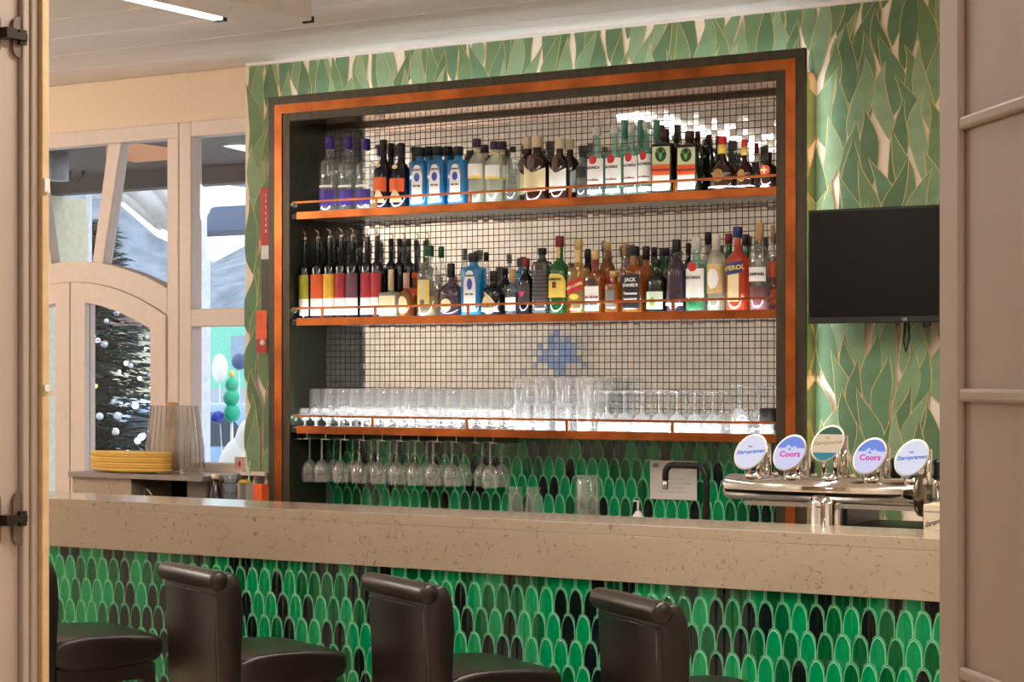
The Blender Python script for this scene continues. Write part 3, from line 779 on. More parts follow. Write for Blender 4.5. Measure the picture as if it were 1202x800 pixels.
for px, yt, w, lb in ((701, 150, 19.5, 'clear white-rum bottle with red seal, leftmost of the four'), (722, 149, 19.5, 'clear white-rum bottle with red seal, second of the four'), (742, 146, 17, 'clear white-rum bottle with red seal, third of the four'), (759, 143, 17, 'clear white-rum bottle with red seal, rightmost of the four')):
    bottle(px, yt, w, z1s, A, G_greenish, lb, .58, .66, .40, (.10, mat('clear_white_cap', C(206, 206, 200), .3), 1.1), labels=((.20, .56, 1.15, M_label), (.48, .60, .46, M_red, 'disc', 0, 1), (.07, .13, 1.0, M_label)), texts=(('BACARDI', .43, .046, M_ink), ('Carta Blanca', .26, .032, M_wine)), group=g1)
for px, lb in ((733, 'tall pale green bottle behind the second and third white rums'), (752, 'tall pale green bottle behind the third and fourth white rums'), (771, 'tall pale green bottle behind the herb liqueur, right of the white rums')):
    bottle(px, 141, 15, z1s, B2, G_greenish, lb, .60, .70, .42, (.24, mat('sea_green_cap', C(92, 160, 140), .35), 1.0), group=g1)
def stag(t, R, H):
    mb = patch(R, 7, .8, .45, .50 * H, .72 * H, 'disc', 0, .0030); link('emblem_disc', mb.mesh('emblem_disc', mat('emblem_dark_green', C(36, 62, 32), .5)), t)
    y = -R * .8 - .0052; zc = .60 * H; s_ = H * .075
    mb = MB()
    mb.prism([(-.35 * s_, -.2 * s_), (0, -1.0 * s_), (.35 * s_, -.2 * s_), (.3 * s_, .35 * s_), (-.3 * s_, .35 * s_)], y, y + .0006, mx=Matrix.Translation((0, 0, zc)))
    for sg in (-1, 1):
        mb.tube([(sg * .2 * s_, y, zc + .3 * s_), (sg * .62 * s_, y, zc + .65 * s_), (sg * .55 * s_, y, zc + 1.15 * s_)], .0012, 5)
        mb.tube([(sg * .5 * s_, y, zc + .55 * s_), (sg * .95 * s_, y, zc + .8 * s_)], .001, 5)
    link('stag_emblem', mb.mesh('stag_emblem', mat('emblem_leaf_green', C(110, 190, 96), .5)), t)
for px, yt, Yr, lb in ((780, 152, A, 'square black-green herb-liqueur bottle with orange band, left of the two facing'), (809.5, 154, A, 'square black-green herb-liqueur bottle with orange band, right of the two facing')):
    bottle(px, yt, 25, z1s, Yr, G_dgreen, lb, .74, .82, .34, (.15, mat('dark_maroon_cap', C(58, 26, 22), .45), 1.1), n=7, sy=.8, rz=6, labels=((.07, .73, .66, mat('pale_green_label', C(214, 222, 178), .6)), (.07, .30, .60, M_label, 'rect', 0, 1), (.30, .46, .66, M_orange, 'rect', 0, 2)), texts=(('Jägermeister', .38, .062, M_wine),), extra=stag, group=g1)
for px, yt, lb in ((794, 157, 'dark square bottle standing between and behind the two herb liqueurs'), (819, 154, 'dark square bottle behind the right herb liqueur'), (832, 158, 'slim black bottle behind, right of the herb liqueurs')):
    bottle(px, yt, 13, z1s, B2 + (.03 if px == 832 else 0), G_dgreen, lb, .74, .82, .36, (.15, mat('dark_maroon_cap', C(58, 26, 22), .45), 1.1), n=5, group=g1)
def ringbase(t, R, H):
    link('base_ring', MB().tube([(R * 1.02 * cos(a), R * 1.02 * sin(a) * .7, .10 * H) for a in [2 * pi * i / 24 for i in range(24)]], .003, 6, closed=True).mesh('base_ring', M_label), t)
for px, yt, w, lb in ((848, 161, 30, 'round-shouldered black bottle with red and yellow cap, left of its pair'), (874, 164, 22, 'round-shouldered black bottle with red and yellow cap, right of its pair')):
    t = bottle(px, yt, w, z1s, A, G_brown, lb, .30, .60, .22, (.14, M_red, 1.3), bulge=1, sy=.75, labels=((.18, .42, .42, mat('dull_gold_seal', C(150, 110, 50), .5), 'disc'),), extra=ringbase, group=g1)
    H = PZ(px, yt, A) - z1s; link('cap_band', MB().lathe([(w / 2 / hpm(px, A) * .22 * 1.5, .70 * H), (w / 2 / hpm(px, A) * .22 * 1.5, .859 * H)], 14).mesh('cap_band', M_yellow), t)
bottle(888, 168, 9, z1s, B2 + .04, G_bottle, 'small clear bottle with dark red cap near the right end of the top shelf', .6, .8, .5, (.2, M_wine, 1), labels=((.4, .62, 1.0, M_blackl),), group=g1)
def cross(t, R, H):
    mb = MB(); y = -R - .004; zc = .52 * H; a = .012; w_ = .0035
    mb.box(-a, a, y, y + .001, zc - w_, zc + w_).box(-w_, w_, y - .0004, y + .0006, zc - a, zc + a)
    link('cross_mark', mb.mesh('cross_mark', M_creaml), t)
bottle(902, 179, 20, z1s, A, G_brown, 'dark bottle with round orange cross label at the right end of the top shelf', .52, .72, .34, (.14, M_blackl, 1), labels=((.38, .66, .62, M_orange, 'disc'), (.04, .16, .8, M_label, 'fan')), extra=cross, group=g1)

# --- middle shelf: pourer bottles at the left
def pourer(t, R, H):
    r = R * .36
    link('pourer', MB().lathe([(r * .8, H - .001), (r * 1.05, H + .004), (r * .9, H + .012), (r * .45, H + .015)], 10).tube([(0, 0, H + .012), (.001, -.002, H + .03), (-.012, -.006, H + .038)], .0028, 6).mesh('pourer', mat('champagne_metal', (0.72, 0.56, 0.38, 1), .25, 1.0)), t)
wines = ((358, 282, 11, M_yellow, 'olive', 'slim dark liqueur bottle with olive-green label, first at the left of the middle shelf'),
         (373.5, 281, 14, M_orange, 'o', 'slim dark liqueur bottle with orange label'),
         (387.5, 280, 13, None, 'y', 'slim dark liqueur bottle with yellow label'),
         (401, 279, 13, M_red, 'r', 'slim dark liqueur bottle with red label just right of the yellow one'),
         (414.5, 279, 14, None, 'p', 'slim dark liqueur bottle with plum label'),
         (431, 279, 12.5, M_red, 'r2', 'slim dark liqueur bottle with red label, left of the touching red pair'),
         (442.5, 278, 12, M_red, 'r3', 'slim dark liqueur bottle with red label, right of the touching red pair'))
wl = {'olive': mat('olive_label', C(170, 170, 40), .5), 'o': mat('orange_label', C(232, 98, 48), .5), 'y': mat('yellow_label', C(232, 182, 48), .5), 'r': mat('red_label', C(176, 40, 52), .5), 'p': mat('plum_label', C(112, 66, 84), .5), 'r2': mat('red_label', C(176, 40, 52), .5), 'r3': mat('red_label', C(176, 40, 52), .5)}
for px, yt, w, _, k_, lb in wines:
    bottle(px, yt, w, z2s, 6.262 if k_ == 'olive' else A, G_black, lb, .64, .70, .40, (0, None, 1), labels=((.26, .56, 1.25, wl[k_]), (.05, .26, 1.25, M_label)), extra=pourer, group=g2)
for px, lb in ((385, 'plain dark slim bottle behind the olive and orange labels'), (397, 'plain dark slim bottle behind the yellow and red labels'), (423, 'plain dark slim bottle behind, between plum and red labels'), (459, 'plain dark slim bottle behind the cream decanter, first of a row of three'), (469, 'plain dark slim bottle behind the cream decanter, middle of a row of three'), (480, 'plain dark slim bottle behind the small amber bottle, last of a row of three')):
    bottle(px, 280, 10.5, z2s, 6.39, G_black, lb, .64, .72, .42, (.10, M_blackl, 1.0), group=g2)
bottle(459, 316, 23, z2s, A, G_straw, 'squat clear decanter with big cream label and tall cork', .50, .56, .20, (.42, M_pale, 1.1), n=7, sy=.6, labels=((.08, .46, .68, M_creaml),), group=g2)
bottle(477, 320, 15.5, z2s, A, G_amber, 'small amber bottle with round cream label and pinkish cork cap', .46, .64, .30, (.34, mat('pink_cork_cap', C(206, 160, 140), .6), 1.2), labels=((.10, .48, .72, M_creaml, 'disc'),), group=g2)
bottle(488, 320, 14, z2s, B2, G_amber, 'amber bottle with orange neck label behind the small amber one', .55, .72, .5, (.12, M_orange, 1.0), labels=((.50, .66, 1.0, M_orange),), group=g2)
bottle(503.5, 288, 23, z2s, A, G_bottle, 'clear whisky bottle with green cap and yellow label', .58, .78, .34, (.15, mat('bottle_green_cap', C(30, 84, 56), .4), 1.15), labels=((.17, .52, .62, M_yellow), (.17, .52, .30, M_creaml, 'rect', 0, 1), (.17, .25, .25, M_grey, 'disc', 0, 2)), liquid=(G_gold, .30), group=g2)
bottle(518, 289, 12, z2s, B2, G_bottle, 'thin clear bottle with green cap behind the whisky', .62, .78, .4, (.16, mat('bottle_green_cap', C(30, 84, 56), .4), 1.1), group=g2)
bottle(529.5, 309, 28, z2s, A, G_purp, 'squat plum-coloured flask with black cap and low round label', .42, .66, .20, (.26, M_blackl, 1.25), bulge=1, sy=.7, labels=((.10, .34, .45, M_creaml, 'disc'),), group=g2)
bottle(556, 297, 22, z2s, A, G_blue, 'sky-blue square gin bottle alone on the middle shelf', .74, .82, .38, (.14, M_blackl, 1.15), n=7, sy=.8, rz=6, labels=((.08, .72, .52, M_label, 'arch'), (.42, .60, .26, M_lid, 'disc', 0, 1)), texts=(('LONDON', .64, .036, M_ink), ('DRY GIN', .35, .036, M_ink)), group=g2)
bottle(571, 296, 12, z2s, B2, G_bottle, 'thin clear bottle with small black cap behind the blue gin', .6, .8, .4, (.14, M_blackl, 1), group=g2)
bottle(579.5, 318, 24, z2s, A, G_black, 'squat black gin bottle with fan-shaped cream label', .52, .68, .30, (.24, M_blackl, 1.05), labels=((.10, .48, 1.0, M_creaml, 'fan'),), texts=(("HENDRICK'S", .22, .075, M_ink),), group=g2)
bottle(593, 314, 11, z2s, B2, G_black, 'small black bottle behind, right of the fan-labelled gin', .6, .78, .5, (.15, M_blackl, 1), group=g2)
bottle(602, 316, 15, z2s, A, G_bottle, 'clear bottle with tall cork and white label', .56, .70, .34, (.28, M_cork, 1.15), labels=((.12, .40, .9, M_label),), liquid=(G_purp, .5), group=g2)
def heart(t, R, H):
    s_ = .012; y = -R - .0032; zc = .38 * H
    poly = [(0, -s_), (s_ * .6, -s_ * .35), (s_ * .95, s_ * .25), (s_ * .75, s_ * .75), (s_ * .35, s_ * .8), (0, s_ * .4), (-s_ * .35, s_ * .8), (-s_ * .75, s_ * .75), (-s_ * .95, s_ * .25), (-s_ * .6, -s_ * .35)]
    link('heart_mark', MB().prism(poly, y, y + .0008, mx=Matrix.Translation((0, 0, zc))).mesh('heart_mark', M_pink), t)
bottle(617.5, 303, 15.5, z2s, A, G_black, 'black bottle with red neck foil and small pink heart', .56, .74, .42, (.14, M_wine, 1.1), labels=((.22, .54, 1.0, mat('charcoal_label', C(60, 56, 58), .5)),), extra=heart, group=g2)
def ribs(t, R, H):
    mb = MB()
    for i in range(12):
        z = (.06 + .055 * i) * H; mb.tube([(R * 1.0 * sec(a, 5, .8)[0], R * sec(a, 5, .8)[1], z) for a in [2 * pi * j / 24 for j in range(24)]], .0016, 4, closed=True)
    link('ribbing', mb.mesh('ribbing', mat('pewter_rib', C(104, 98, 98), .4)), t)
bottle(636.5, 291, 18.5, z2s, A, mat('smoky_grey_bottle', C(72, 66, 68), .2), 'smoky grey ribbed square bottle left of the green whisky', .74, .86, .36, (.10, M_blackl, 1.2), n=5, sy=.8, extra=ribs, group=g2)
bottle(657, 277, 22, z2s, A, G_emer, 'green whisky bottle with yellow label and burgundy cap', .52, .70, .32, (.14, M_wine, 1.15), labels=((.22, .52, 1.1, M_yellow, 'arch'), (.34, .42, .2, M_wine, 'rect', 0, 1), (.72, .86, .6, M_gold)), texts=(('JAMESON', .45, .040, M_ink),), group=g2)
bottle(679, 281, 20, z2s, A, G_gold, 'clear golden whisky bottle with slanted red label and gold cap', .56, .70, .36, (.12, M_gold, 1.15), n=5, sy=.9, labels=((.30, .46, .75, M_red, 'rect', .035), (.20, .28, .5, M_yellow, 'disc'), (.70, .86, 1.0, M_gold)), texts=(('RED LABEL', .38, .052, M_creaml, .35),), group=g2)
bottle(690, 292, 11, z2s, B2, G_dgreen, 'dark green bottle behind, between the red label and the bourbon', .6, .8, .5, (.2, M_blackl, 1), group=g2)
bottle(699, 294, 20, z2s, A, G_amber, 'amber bourbon bottle with white label and red and gold neck', .56, .72, .36, (.14, M_gold, 1.1), n=5, sy=.85, labels=((.06, .44, .70, M_label), (.44, .56, .55, mat('dark_seal', C(58, 40, 38), .5), 'disc'), (.70, .85, .9, M_wine)), texts=(('JIM BEAM', .27, .060, M_wine), ('BOURBON', .16, .045, M_ink)), group=g2)
bottle(713, 284, 17, z2s, B2, G_amber, 'amber whisky with slanted red label standing behind the bourbon', .6, .76, .36, (.12, M_gold, 1.15), labels=((.36, .54, .85, M_red, 'rect', .04),), group=g2)
bottle(720.5, 318, 16, z2s, A, G_amber, 'short amber bottle with pale grey label and gold cap', .64, .76, .5, (.14, M_gold, 1.0), n=5, labels=((.16, .56, .55, M_grey),), group=g2)
bottle(733, 286, 9, z2s, C3, G_bottle, 'thin clear bottle far back left of the black-label whiskey', .6, .8, .5, (.16, M_cork, 1), group=g2)
bottle(744.5, 289, 23, z2s, A, G_amber, 'square whiskey bottle with large black label and black cap', .60, .76, .34, (.14, M_blackl, 1.2), n=6, sy=.85, rz=6, labels=((.08, .58, .72, M_blackl), (.08, .58, .20, M_grey, 'rect', 0, -1)), texts=(("JACK", .50, .075, M_label), ("DANIEL'S", .42, .058, M_label), ('Tennessee', .30, .05, M_label), ('WHISKEY', .21, .05, M_label)), group=g2)
bottle(758.5, 289, 15, z2s, B2, G_amber, 'amber bottle with black cap just behind the black-label whiskey', .58, .74, .42, (.20, M_blackl, 1.1), group=g2)
bottle(771.5, 304, 22, z2s, A, G_dgreen, 'dark olive pot bottle with pale picture label', .58, .74, .24, (.14, M_blackl, 1.2), labels=((.08, .40, 1.0, mat('pale_mint_label', C(206, 216, 196), .6)), (.10, .30, .30, mat('sage_mark', C(150, 170, 90), .6), 'disc', 0, 1)), group=g2)
bottle(768, 290, 11, z2s, C3, G_emer, 'green-necked bottle with black cap behind the pot bottle, left one', .62, .78, .5, (.14, M_blackl, 1.1), group=g2)
bottle(782, 291, 11, z2s, C3, G_emer, 'green-necked bottle with black cap behind the pot bottle, right one', .62, .78, .5, (.12, M_blackl, 1.1), group=g2)
bottle(794, 281, 22, z2s, A, G_purp, 'clear bottle with dark liqueur, black cap and low white strip', .54, .74, .30, (.18, M_blackl, 1.2), labels=((.10, .14, 1.1, M_label),), liquid=(G_brown, .5), group=g2)
bottle(808, 285, 10, z2s, B2, G_black, 'thin black bottle behind, left of the white rum', .62, .78, .5, (.14, M_blackl, 1), group=g2)
bottle(818, 278, 22.5, z2s, A, G_greenish, 'clear white-rum bottle with red seal on the middle shelf', .60, .70, .36, (.18, mat('clear_white_cap', C(206, 206, 200), .3), 1.1), labels=((.20, .58, 1.15, M_label), (.54, .66, .46, M_red, 'disc', 0, 1), (.05, .16, 1.0, M_green)), texts=(('BACARDI', .46, .062, M_ink), ('OAKHEART', .28, .044, M_ink)) if False else (('BACARDI', .46, .050, M_ink),), group=g2)
bottle(831, 272, 13, z2s, B2, G_bottle, 'clear bottle with tall black cap between white rum and gold label', .62, .76, .4, (.16, M_blackl, 1.2), group=g2)
bottle(841, 275, 20, z2s, A, G_straw, 'clear vermouth bottle with gold and white oval label and pale cap', .66, .80, .34, (.20, mat('pale_pink_cap', C(220, 206, 204), .4), 1.1), labels=((.24, .62, 1.1, M_gold), (.30, .56, .66, M_label, 'disc', 0, 1)), group=g2)
bottle(855.5, 274, 13, z2s, B2, G_emer, 'green bottle with maroon cap behind the orange aperitif, left one', .60, .78, .5, (.13, M_wine, 1.1), group=g2)
bottle(876, 275, 12, z2s, B2, G_emer, 'green bottle with dark cap behind the orange aperitif, right one', .60, .78, .5, (.14, M_blackl, 1.1), group=g2)
bottle(866, 266, 25, z2s, A, G_redsp, 'bright red-orange aperitif bottle with cream label, blue band and navy cap', .58, .72, .28, (.13, M_navy, 1.3), labels=((.12, .46, .52, M_creaml), (.44, .58, .85, M_navy, 'rect', .02, 1)), texts=(('APEROL', .51, .075, M_yellow, .12),), group=g2)
bottle(892, 262, 23, z2s, A, G_bottle, 'clear bottle with white band, dark red spirit and tan cork', .60, .76, .30, (.20, M_cork, 1.1), labels=((.34, .50, 1.0, M_label),), liquid=(M_wine, .28), texts=(('CAMPARI', .42, .046, M_ink),), group=g2)
bottle(907, 264, 12, z2s, B2, G_bottle, 'bottle with orange labels at the right end, half hidden by the frame', .6, .76, .4, (.2, M_cork, 1), labels=((.40, .58, 1.0, M_orange), (.10, .26, 1.0, M_orange)), group=g2)

# ================================================================== GLASSWARE
def proto_glass(name, prof, label, group, seg=16, foot=None):
    t = thing(name, (0, 0, 0), label, 'glass', group)
    return t
def stem_glass(name, label, group, bowl, foot_r, stem_h, H, inverted=False, hang=False, seg=14):
    """bowl profile from the stem up, one thin wall; parts bowl, stem, foot"""
    t = thing(name, (0, 0, 0), label, 'glass', group)
    f = (lambda z: H - z) if inverted else (lambda z: z)
    def mk(n_, prof):
        pr = [(r, f(z)) for r, z in prof]
        if inverted: pr = pr[::-1]
        link(n_, MB().lathe(pr, seg, cap=False).mesh(n_, G_stem), t)
    mk('foot', [(0.0005, .0), (foot_r, .0), (foot_r, .0015), (foot_r * .4, .004), (.006, .008)])
    mk('stem', [(.0055, .008), (.0038, .02), (.0038, stem_h - .006), (.007, stem_h)])
    mk('bowl', [(.0005, stem_h)] + [(r, stem_h + z) for r, z in bowl])
    return t
gl = 'glasses on the bottom shelf'
ORD = ['first', 'second', 'third', 'fourth', 'fifth', 'sixth', 'seventh', 'eighth', 'ninth', 'tenth', 'eleventh', 'twelfth', 'thirteenth', 'fourteenth', 'fifteenth', 'sixteenth', 'seventeenth', 'eighteenth']
def fill(proto, name, xs, ys, z, labels):
    first = True
    for j, yy in enumerate(ys):
        for i, xx in enumerate(xs):
            o = proto if first else copy_tree(proto); first = False
            o.location = (xx + rnd.uniform(-.0008, .0008), yy + rnd.uniform(-.0008, .0008), z + .0006); o.rotation_euler = (0, 0, rnd.uniform(0, 6)); o['label'] = labels(i, j)
Xs = lambda a, b_, n, Y: [PX(a, Y) + (PX(b_, Y) - PX(a, Y)) * i / (n - 1) for i in range(n)]
# left: stemmed beer glasses in two deep rows, small tasting glasses in front
p = stem_glass('stemmed_beer_glass', 'x', 'stemmed beer glasses left on the bottom shelf', [(.023, .010), (.031, .03), (.032, .055), (.0305, .088), (.0292, .105)], .030, .045, .155)
fill(p, 'stemmed_beer_glass', Xs(374, 602, 15, 6.33), [6.32, 6.395], z3s, lambda i, j: '%s upright stemmed beer glass from the left, %s row of the bottom shelf' % (ORD[i], ('middle', 'back')[j]))
p = stem_glass('tasting_glass', 'x', 'small tasting glasses along the front of the bottom shelf', [(.016, .006), (.024, .02), (.024, .036), (.020, .052)], .024, .022, .08)
fill(p, 'tasting_glass', Xs(357, 597, 18, 6.25), [6.255], z3s, lambda i, j: '%s small clear tasting glass from the left, front row of the bottom shelf' % ORD[i])
# middle: stacked tumblers
def tumbler(name, label, group, r0, r1, H):
    t = thing(name, (0, 0, 0), label, 'glass', group)
    link('wall', MB().lathe([(r0 * .9, .006), (r0, .012), (r1, H)], 16, cap=False).mesh('wall', G_stem), t)
    link('base', MB().lathe([(r0 * .88, 0), (r0 * .98, .004), (r0 * .98, .012), (r0 * .9, .0125)], 16).mesh('base', G_stem), t)
    return t
p = tumbler('tumbler', 'x', 'stacked tumblers in the middle of the bottom shelf', .028, .0335, .098); fst = True
for lv in range(2):
    for j, yy in enumerate((6.26, 6.335, 6.408)):
        for i, xx in enumerate(Xs(624, 697, 4, 6.33)):
            o = p if fst else copy_tree(p); fst = False
            o.location = (xx, yy, z3s + .0006 + lv * .0985); o['label'] = '%s clear tumbler from the left, %s layer of the stack, %s row' % (ORD[i], ('lower', 'upper')[lv], ('front', 'middle', 'back')[j])
# right: stem glasses upside down
p = stem_glass('upturned_stem_glass', 'x', 'upside-down stem glasses right on the bottom shelf', [(.020, .008), (.029, .026), (.033, .05), (.0338, .072)], .032, .075, .147, inverted=True)
fill(p, 'upturned_stem_glass', Xs(722, 846, 7, 6.33), [6.268, 6.34, 6.41], z3s, lambda i, j: '%s upside-down clear stem glass right of the stacked tumblers, %s row' % (ORD[i], ('front', 'middle', 'back')[j]))
p = stem_glass('upturned_wine_glass', 'x', 'tall upside-down wine glasses at the right end', [(.021, .010), (.032, .034), (.035, .065), (.032, .095)], .034, .075, .170, inverted=True)
for k, (px, yy, w_) in enumerate(((868, 6.268, 'front'), (868.5, 6.345, 'behind the front one'), (891, 6.388, 'back, nearest the frame'))):
    o = p if k == 0 else copy_tree(p)
    o.location = (PX(px, yy), yy, z3s + .0006); o['label'] = 'taller clear wine glass upside down by the right frame, ' + w_
t = thing('tub', (PX(902, 6.27), 6.27, z3s + .0006), 'small dark grey tub in a clear tray, right end of the bottom shelf', 'tub')
link('tray', MB().lathe([(.026, 0), (.028, .002), (.028, .045)], 16, n=6, cap=False).mesh('tray', G_stem), t)
link('tub', MB().lathe([(.022, .002), (.0255, .05), (.0265, .092), (.024, .092), (.021, .01)], 16, n=6).mesh('tub', mat('charcoal_plastic', C(46, 42, 44), .5)), t)
# hanging stemware under the bottom shelf
hz = SH[2] - .0305
for k, px in enumerate((345, 364, 386, 408, 430, 452, 474, 495, 517, 539, 561)):
    x = PX(px, 6.25) + (.034 if k == 0 else 0)
    t = thing('glass_rail', (x, 6.32, hz), '%s thin metal hanging rail from the left under the bottom shelf' % ORD[k], 'rail', 'glass hanging rails')
    m = MB().box(-.0012, .0012, -.09, .09, -.020, .008 + .0).box(-.017, .017, -.09, .09, -.0225, -.0200)
    link('profile', m.mesh('profile', M_steel), t)
pxs = (363, 380.5, 406, 425.5, 447, 468, 488, 508, 530, 558, 584)
p = stem_glass('hanging_wine_glass', 'x', 'wine glasses hanging from the rails', [(.018, .008), (.029, .024), (.034, .045), (.033, .068), (.0295, .088)], .030, .085, .175, inverted=True); fst = True
gap_x = [(PX(a, 6.25) + PX(b_, 6.25)) / 2 for a, b_ in zip((345, 364, 386, 408, 430, 452, 474, 495, 517, 539), (364, 386, 408, 430, 452, 474, 495, 517, 539, 561))] + [PX(573, 6.25)]
gap_x[0] += .026
for k, x in enumerate(gap_x):
    for j, yy in enumerate((6.265, 6.345)):
        if k == 9 and j == 0: continue
        o = p if fst else copy_tree(p); fst = False
        o.location = (x, yy, hz - .0195 - .175 + .0025); o['label'] = '%s wine glass from the left hanging from the rails, %s place' % (ORD[k], ('front', 'back')[j])
for x_ in (gap_x[-1] + .034,):
    t = thing('glass_rail', (x_, 6.32, hz), 'thin metal hanging rail under the bottom shelf, last at the right', 'rail', 'glass hanging rails')
    link('profile', MB().box(-.0012, .0012, -.09, .09, -.020, .008).box(-.017, .017, -.09, .09, -.0225, -.0200).mesh('profile', M_steel), t)

# ================================================================== BACK COUNTER AND WHAT STANDS ON IT
BCZ = 0.95
bc = thing('back_counter', (-3.9, 6.1, 0), 'low dark back counter under the shelves, behind the bar', 'counter')
part(MB().box(-5.155, -1.6, 5.82, YF - .002, BCZ - .03, BCZ).box(ix0 + .002, ix1 - .002, YF - .002, YB - .012, BCZ - .03, BCZ), 'top', M_stone, bc)
part(MB().box(-5.155, -1.6, 5.85, 6.18, 0.0, BCZ - .031), 'carcass', M_dark, bc)
def on_counter(px, Y): return (PX(px, Y), Y, BCZ + .0006)
def zc(px, y, Y): return PZ(px, y, Y) - BCZ
for px, lb in ((605, 'upturned clear beer glass on the back counter, left of two'), (626, 'upturned clear beer glass on the back counter, right of two')):
    t = thing('beer_glass', on_counter(px, 6.30), lb, 'glass', 'upturned beer glasses on the back counter'); H = zc(px, 571, 6.30)
    link('wall', MB().lathe([(.032, 0), (.033, H * .4), (.026, H - .012)], 16, cap=False).mesh('wall', G_stem), t)
    link('base', MB().lathe([(.028, H - .012), (.0285, H - .002), (.026, H)], 16).mesh('base', G_stem), t)
t = thing('glass_jar', on_counter(690, 6.28), 'tall clear glass jar with thick rim on the back counter', 'jar'); H = zc(690, 557, 6.28)
link('wall', MB().lathe([(.040, .003), (.043, .01), (.044, H - .02), (.040, H - .012)], 20, cap=False).mesh('wall', G_stem), t)
link('rim', MB().lathe([(.040, H - .013), (.046, H - .01), (.046, H - .002), (.041, H)], 20).mesh('rim', G_stem), t)
t = thing('mixing_glass', (PX(683, 6.38), 6.38, BCZ + .0006), 'dark glass behind the clear jar on the back counter', 'glass'); H = zc(683, 563, 6.38)
link('wall', MB().lathe([(.022, 0), (.026, H)], 16, cap=False).mesh('wall', G_stem), t)
t = thing('soap_dispenser', on_counter(749, 6.20), 'small pale soap dispenser with a pump, beside the black tap', 'dispenser'); H = zc(749, 588, 6.2)
link('body', MB().lathe([(.018, 0), (.02, .004), (.02, H * .62), (.008, H * .75)], 14).mesh('body', M_label), t)
link('pump', MB().tube([(0, 0, H * .74), (0, 0, H), (-.018, -.004, H)], .004, 8).mesh('pump', M_label), t)
# black tap
t = thing('sink_tap', on_counter(829, 6.12), 'matt black swan-neck tap in front of the green tiles', 'tap'); xT = PX(829, 6.12)
H = zc(829, 556, 6.12); dx = PX(781, 6.12) - xT; ztop = PZ(800, 546, 6.12) - BCZ; zb = PZ(781, 563, 6.12) - BCZ
pts = [(0, 0, .012), (0, 0, ztop - .035)] + [(-.04 + .04 * cos(a), 0, ztop - .04 + .04 * sin(a)) for a in [pi / 2 * i / 6 for i in range(1, 7)]]
pts += [(dx + .03 - .03 * sin(a), 0, ztop - .03 + .03 * cos(a)) for a in [pi / 2 * i / 6 for i in range(0, 7)]] + [(dx, 0, zb)]
link('spout', MB().tube(pts, .0115, 10).mesh('spout', M_mblack), t)
link('base', MB().lathe([(.026, 0), (.026, .008), (.02, .014)], 16).mesh('base', M_mblack), t)
link('aerator', MB().lathe([(.010, zb - .034), (.010, zb + .001)], 12, c=(dx, 0, 0)).mesh('aerator', M_chrome), t)
# notice sheet on the tiles
p0 = P(763, 585, 6.436); p1 = P(818, 541, 6.436)
t = thing('notice_sheet', (p0[0], 6.436, p0[2]), 'white printed sheet stuck on the green tiles behind the black tap', 'paper'); wS, hS = p1[0] - p0[0], p1[2] - p0[2]
link('sheet', MB().box(0, wS, 0, .0012, 0, hS).mesh('sheet', M_paper), t)
m = MB()
m.box(.012, .035, -.0004, 0, hS - .026, hS - .012)
link('logo', m.mesh('logo', mat('pale_blue_print', C(150, 160, 190), .7)), t)
m = MB()
for k in range(4):
    m.box(.03 + rnd.uniform(0, .02), wS - rnd.uniform(.02, .06), -.0004, 0, hS * (.52 - .11 * k), hS * (.52 - .11 * k) + .0016)
link('print_lines', m.mesh('print_lines', mat('grey_print', C(170, 164, 164), .7)), t)

# ---- beer tap tower
YT_ = 5.16
def tp(x, y): return P(x, y, YT_)
tw = thing('beer_tap_tower', (tp(968, 600)[0], YT_, BCZ), 'chrome T-shaped beer tower with five lit oval badges at the right end of the bar', 'beer tower')
x0, x1 = PX(853, YT_), PX(1080, YT_); zT = PZ(968, 574, YT_); rT = 0.036
def wpart(mb, n, m, par=tw, bev=0): return part(mb, n, m, par, bev=bev)
wpart(MB().lathe([(0, 0), (rT * .8, 0), (rT, .012), (rT, x1 - x0)], 24, mx=Matrix.Translation((x0, YT_, zT)) @ Matrix.Rotation(pi / 2, 4, 'Y')), 'cross_pipe', M_chrome)
wpart(MB().lathe([(0.0, 0), (.058, 0), (.06, .006), (.058, .012), (0, .014)], 28, mx=Matrix.Translation((x1 + .001, YT_, zT - .006)) @ Matrix.Rotation(pi / 2, 4, 'Y')), 'end_disc', mat('bronze_dark_disc', (0.16, 0.13, 0.10, 1), .25, .9))
wpart(MB().lathe([(.052, BCZ + .0005), (.052, BCZ + .012), (.042, BCZ + .02), (.042, zT - rT * 1.1), (.040, zT - rT * .6)], 24, c=(tp(968, 600)[0], YT_, 0)), 'column', M_chrome)
wpart(MB().lathe([(0, 0), (.012, 0), (.011, .004), (0, .006)], 12, mx=Matrix.Translation((tp(968, 600)[0], YT_ - rT - .0005, PZ(966, 593, YT_))) @ Matrix.Rotation(pi / 2, 4, 'X')), 'badge_stud', M_steel)
wpart(MB().box(x0 + .05, x1 - .01, YT_ + .012, YT_ + .03, zT - .052, zT - .040), 'rear_rail', M_steel)
badge = ((881, 530, 18, 'S', C(226, 226, 240)), (927, 531, 18, 'C', C(214, 214, 244)), (971.5, 520, 17, 'T', C(236, 214, 178)), (1021, 535, 19, 'C', C(214, 214, 244)), (1070, 537, 19, 'S', C(226, 226, 240)))
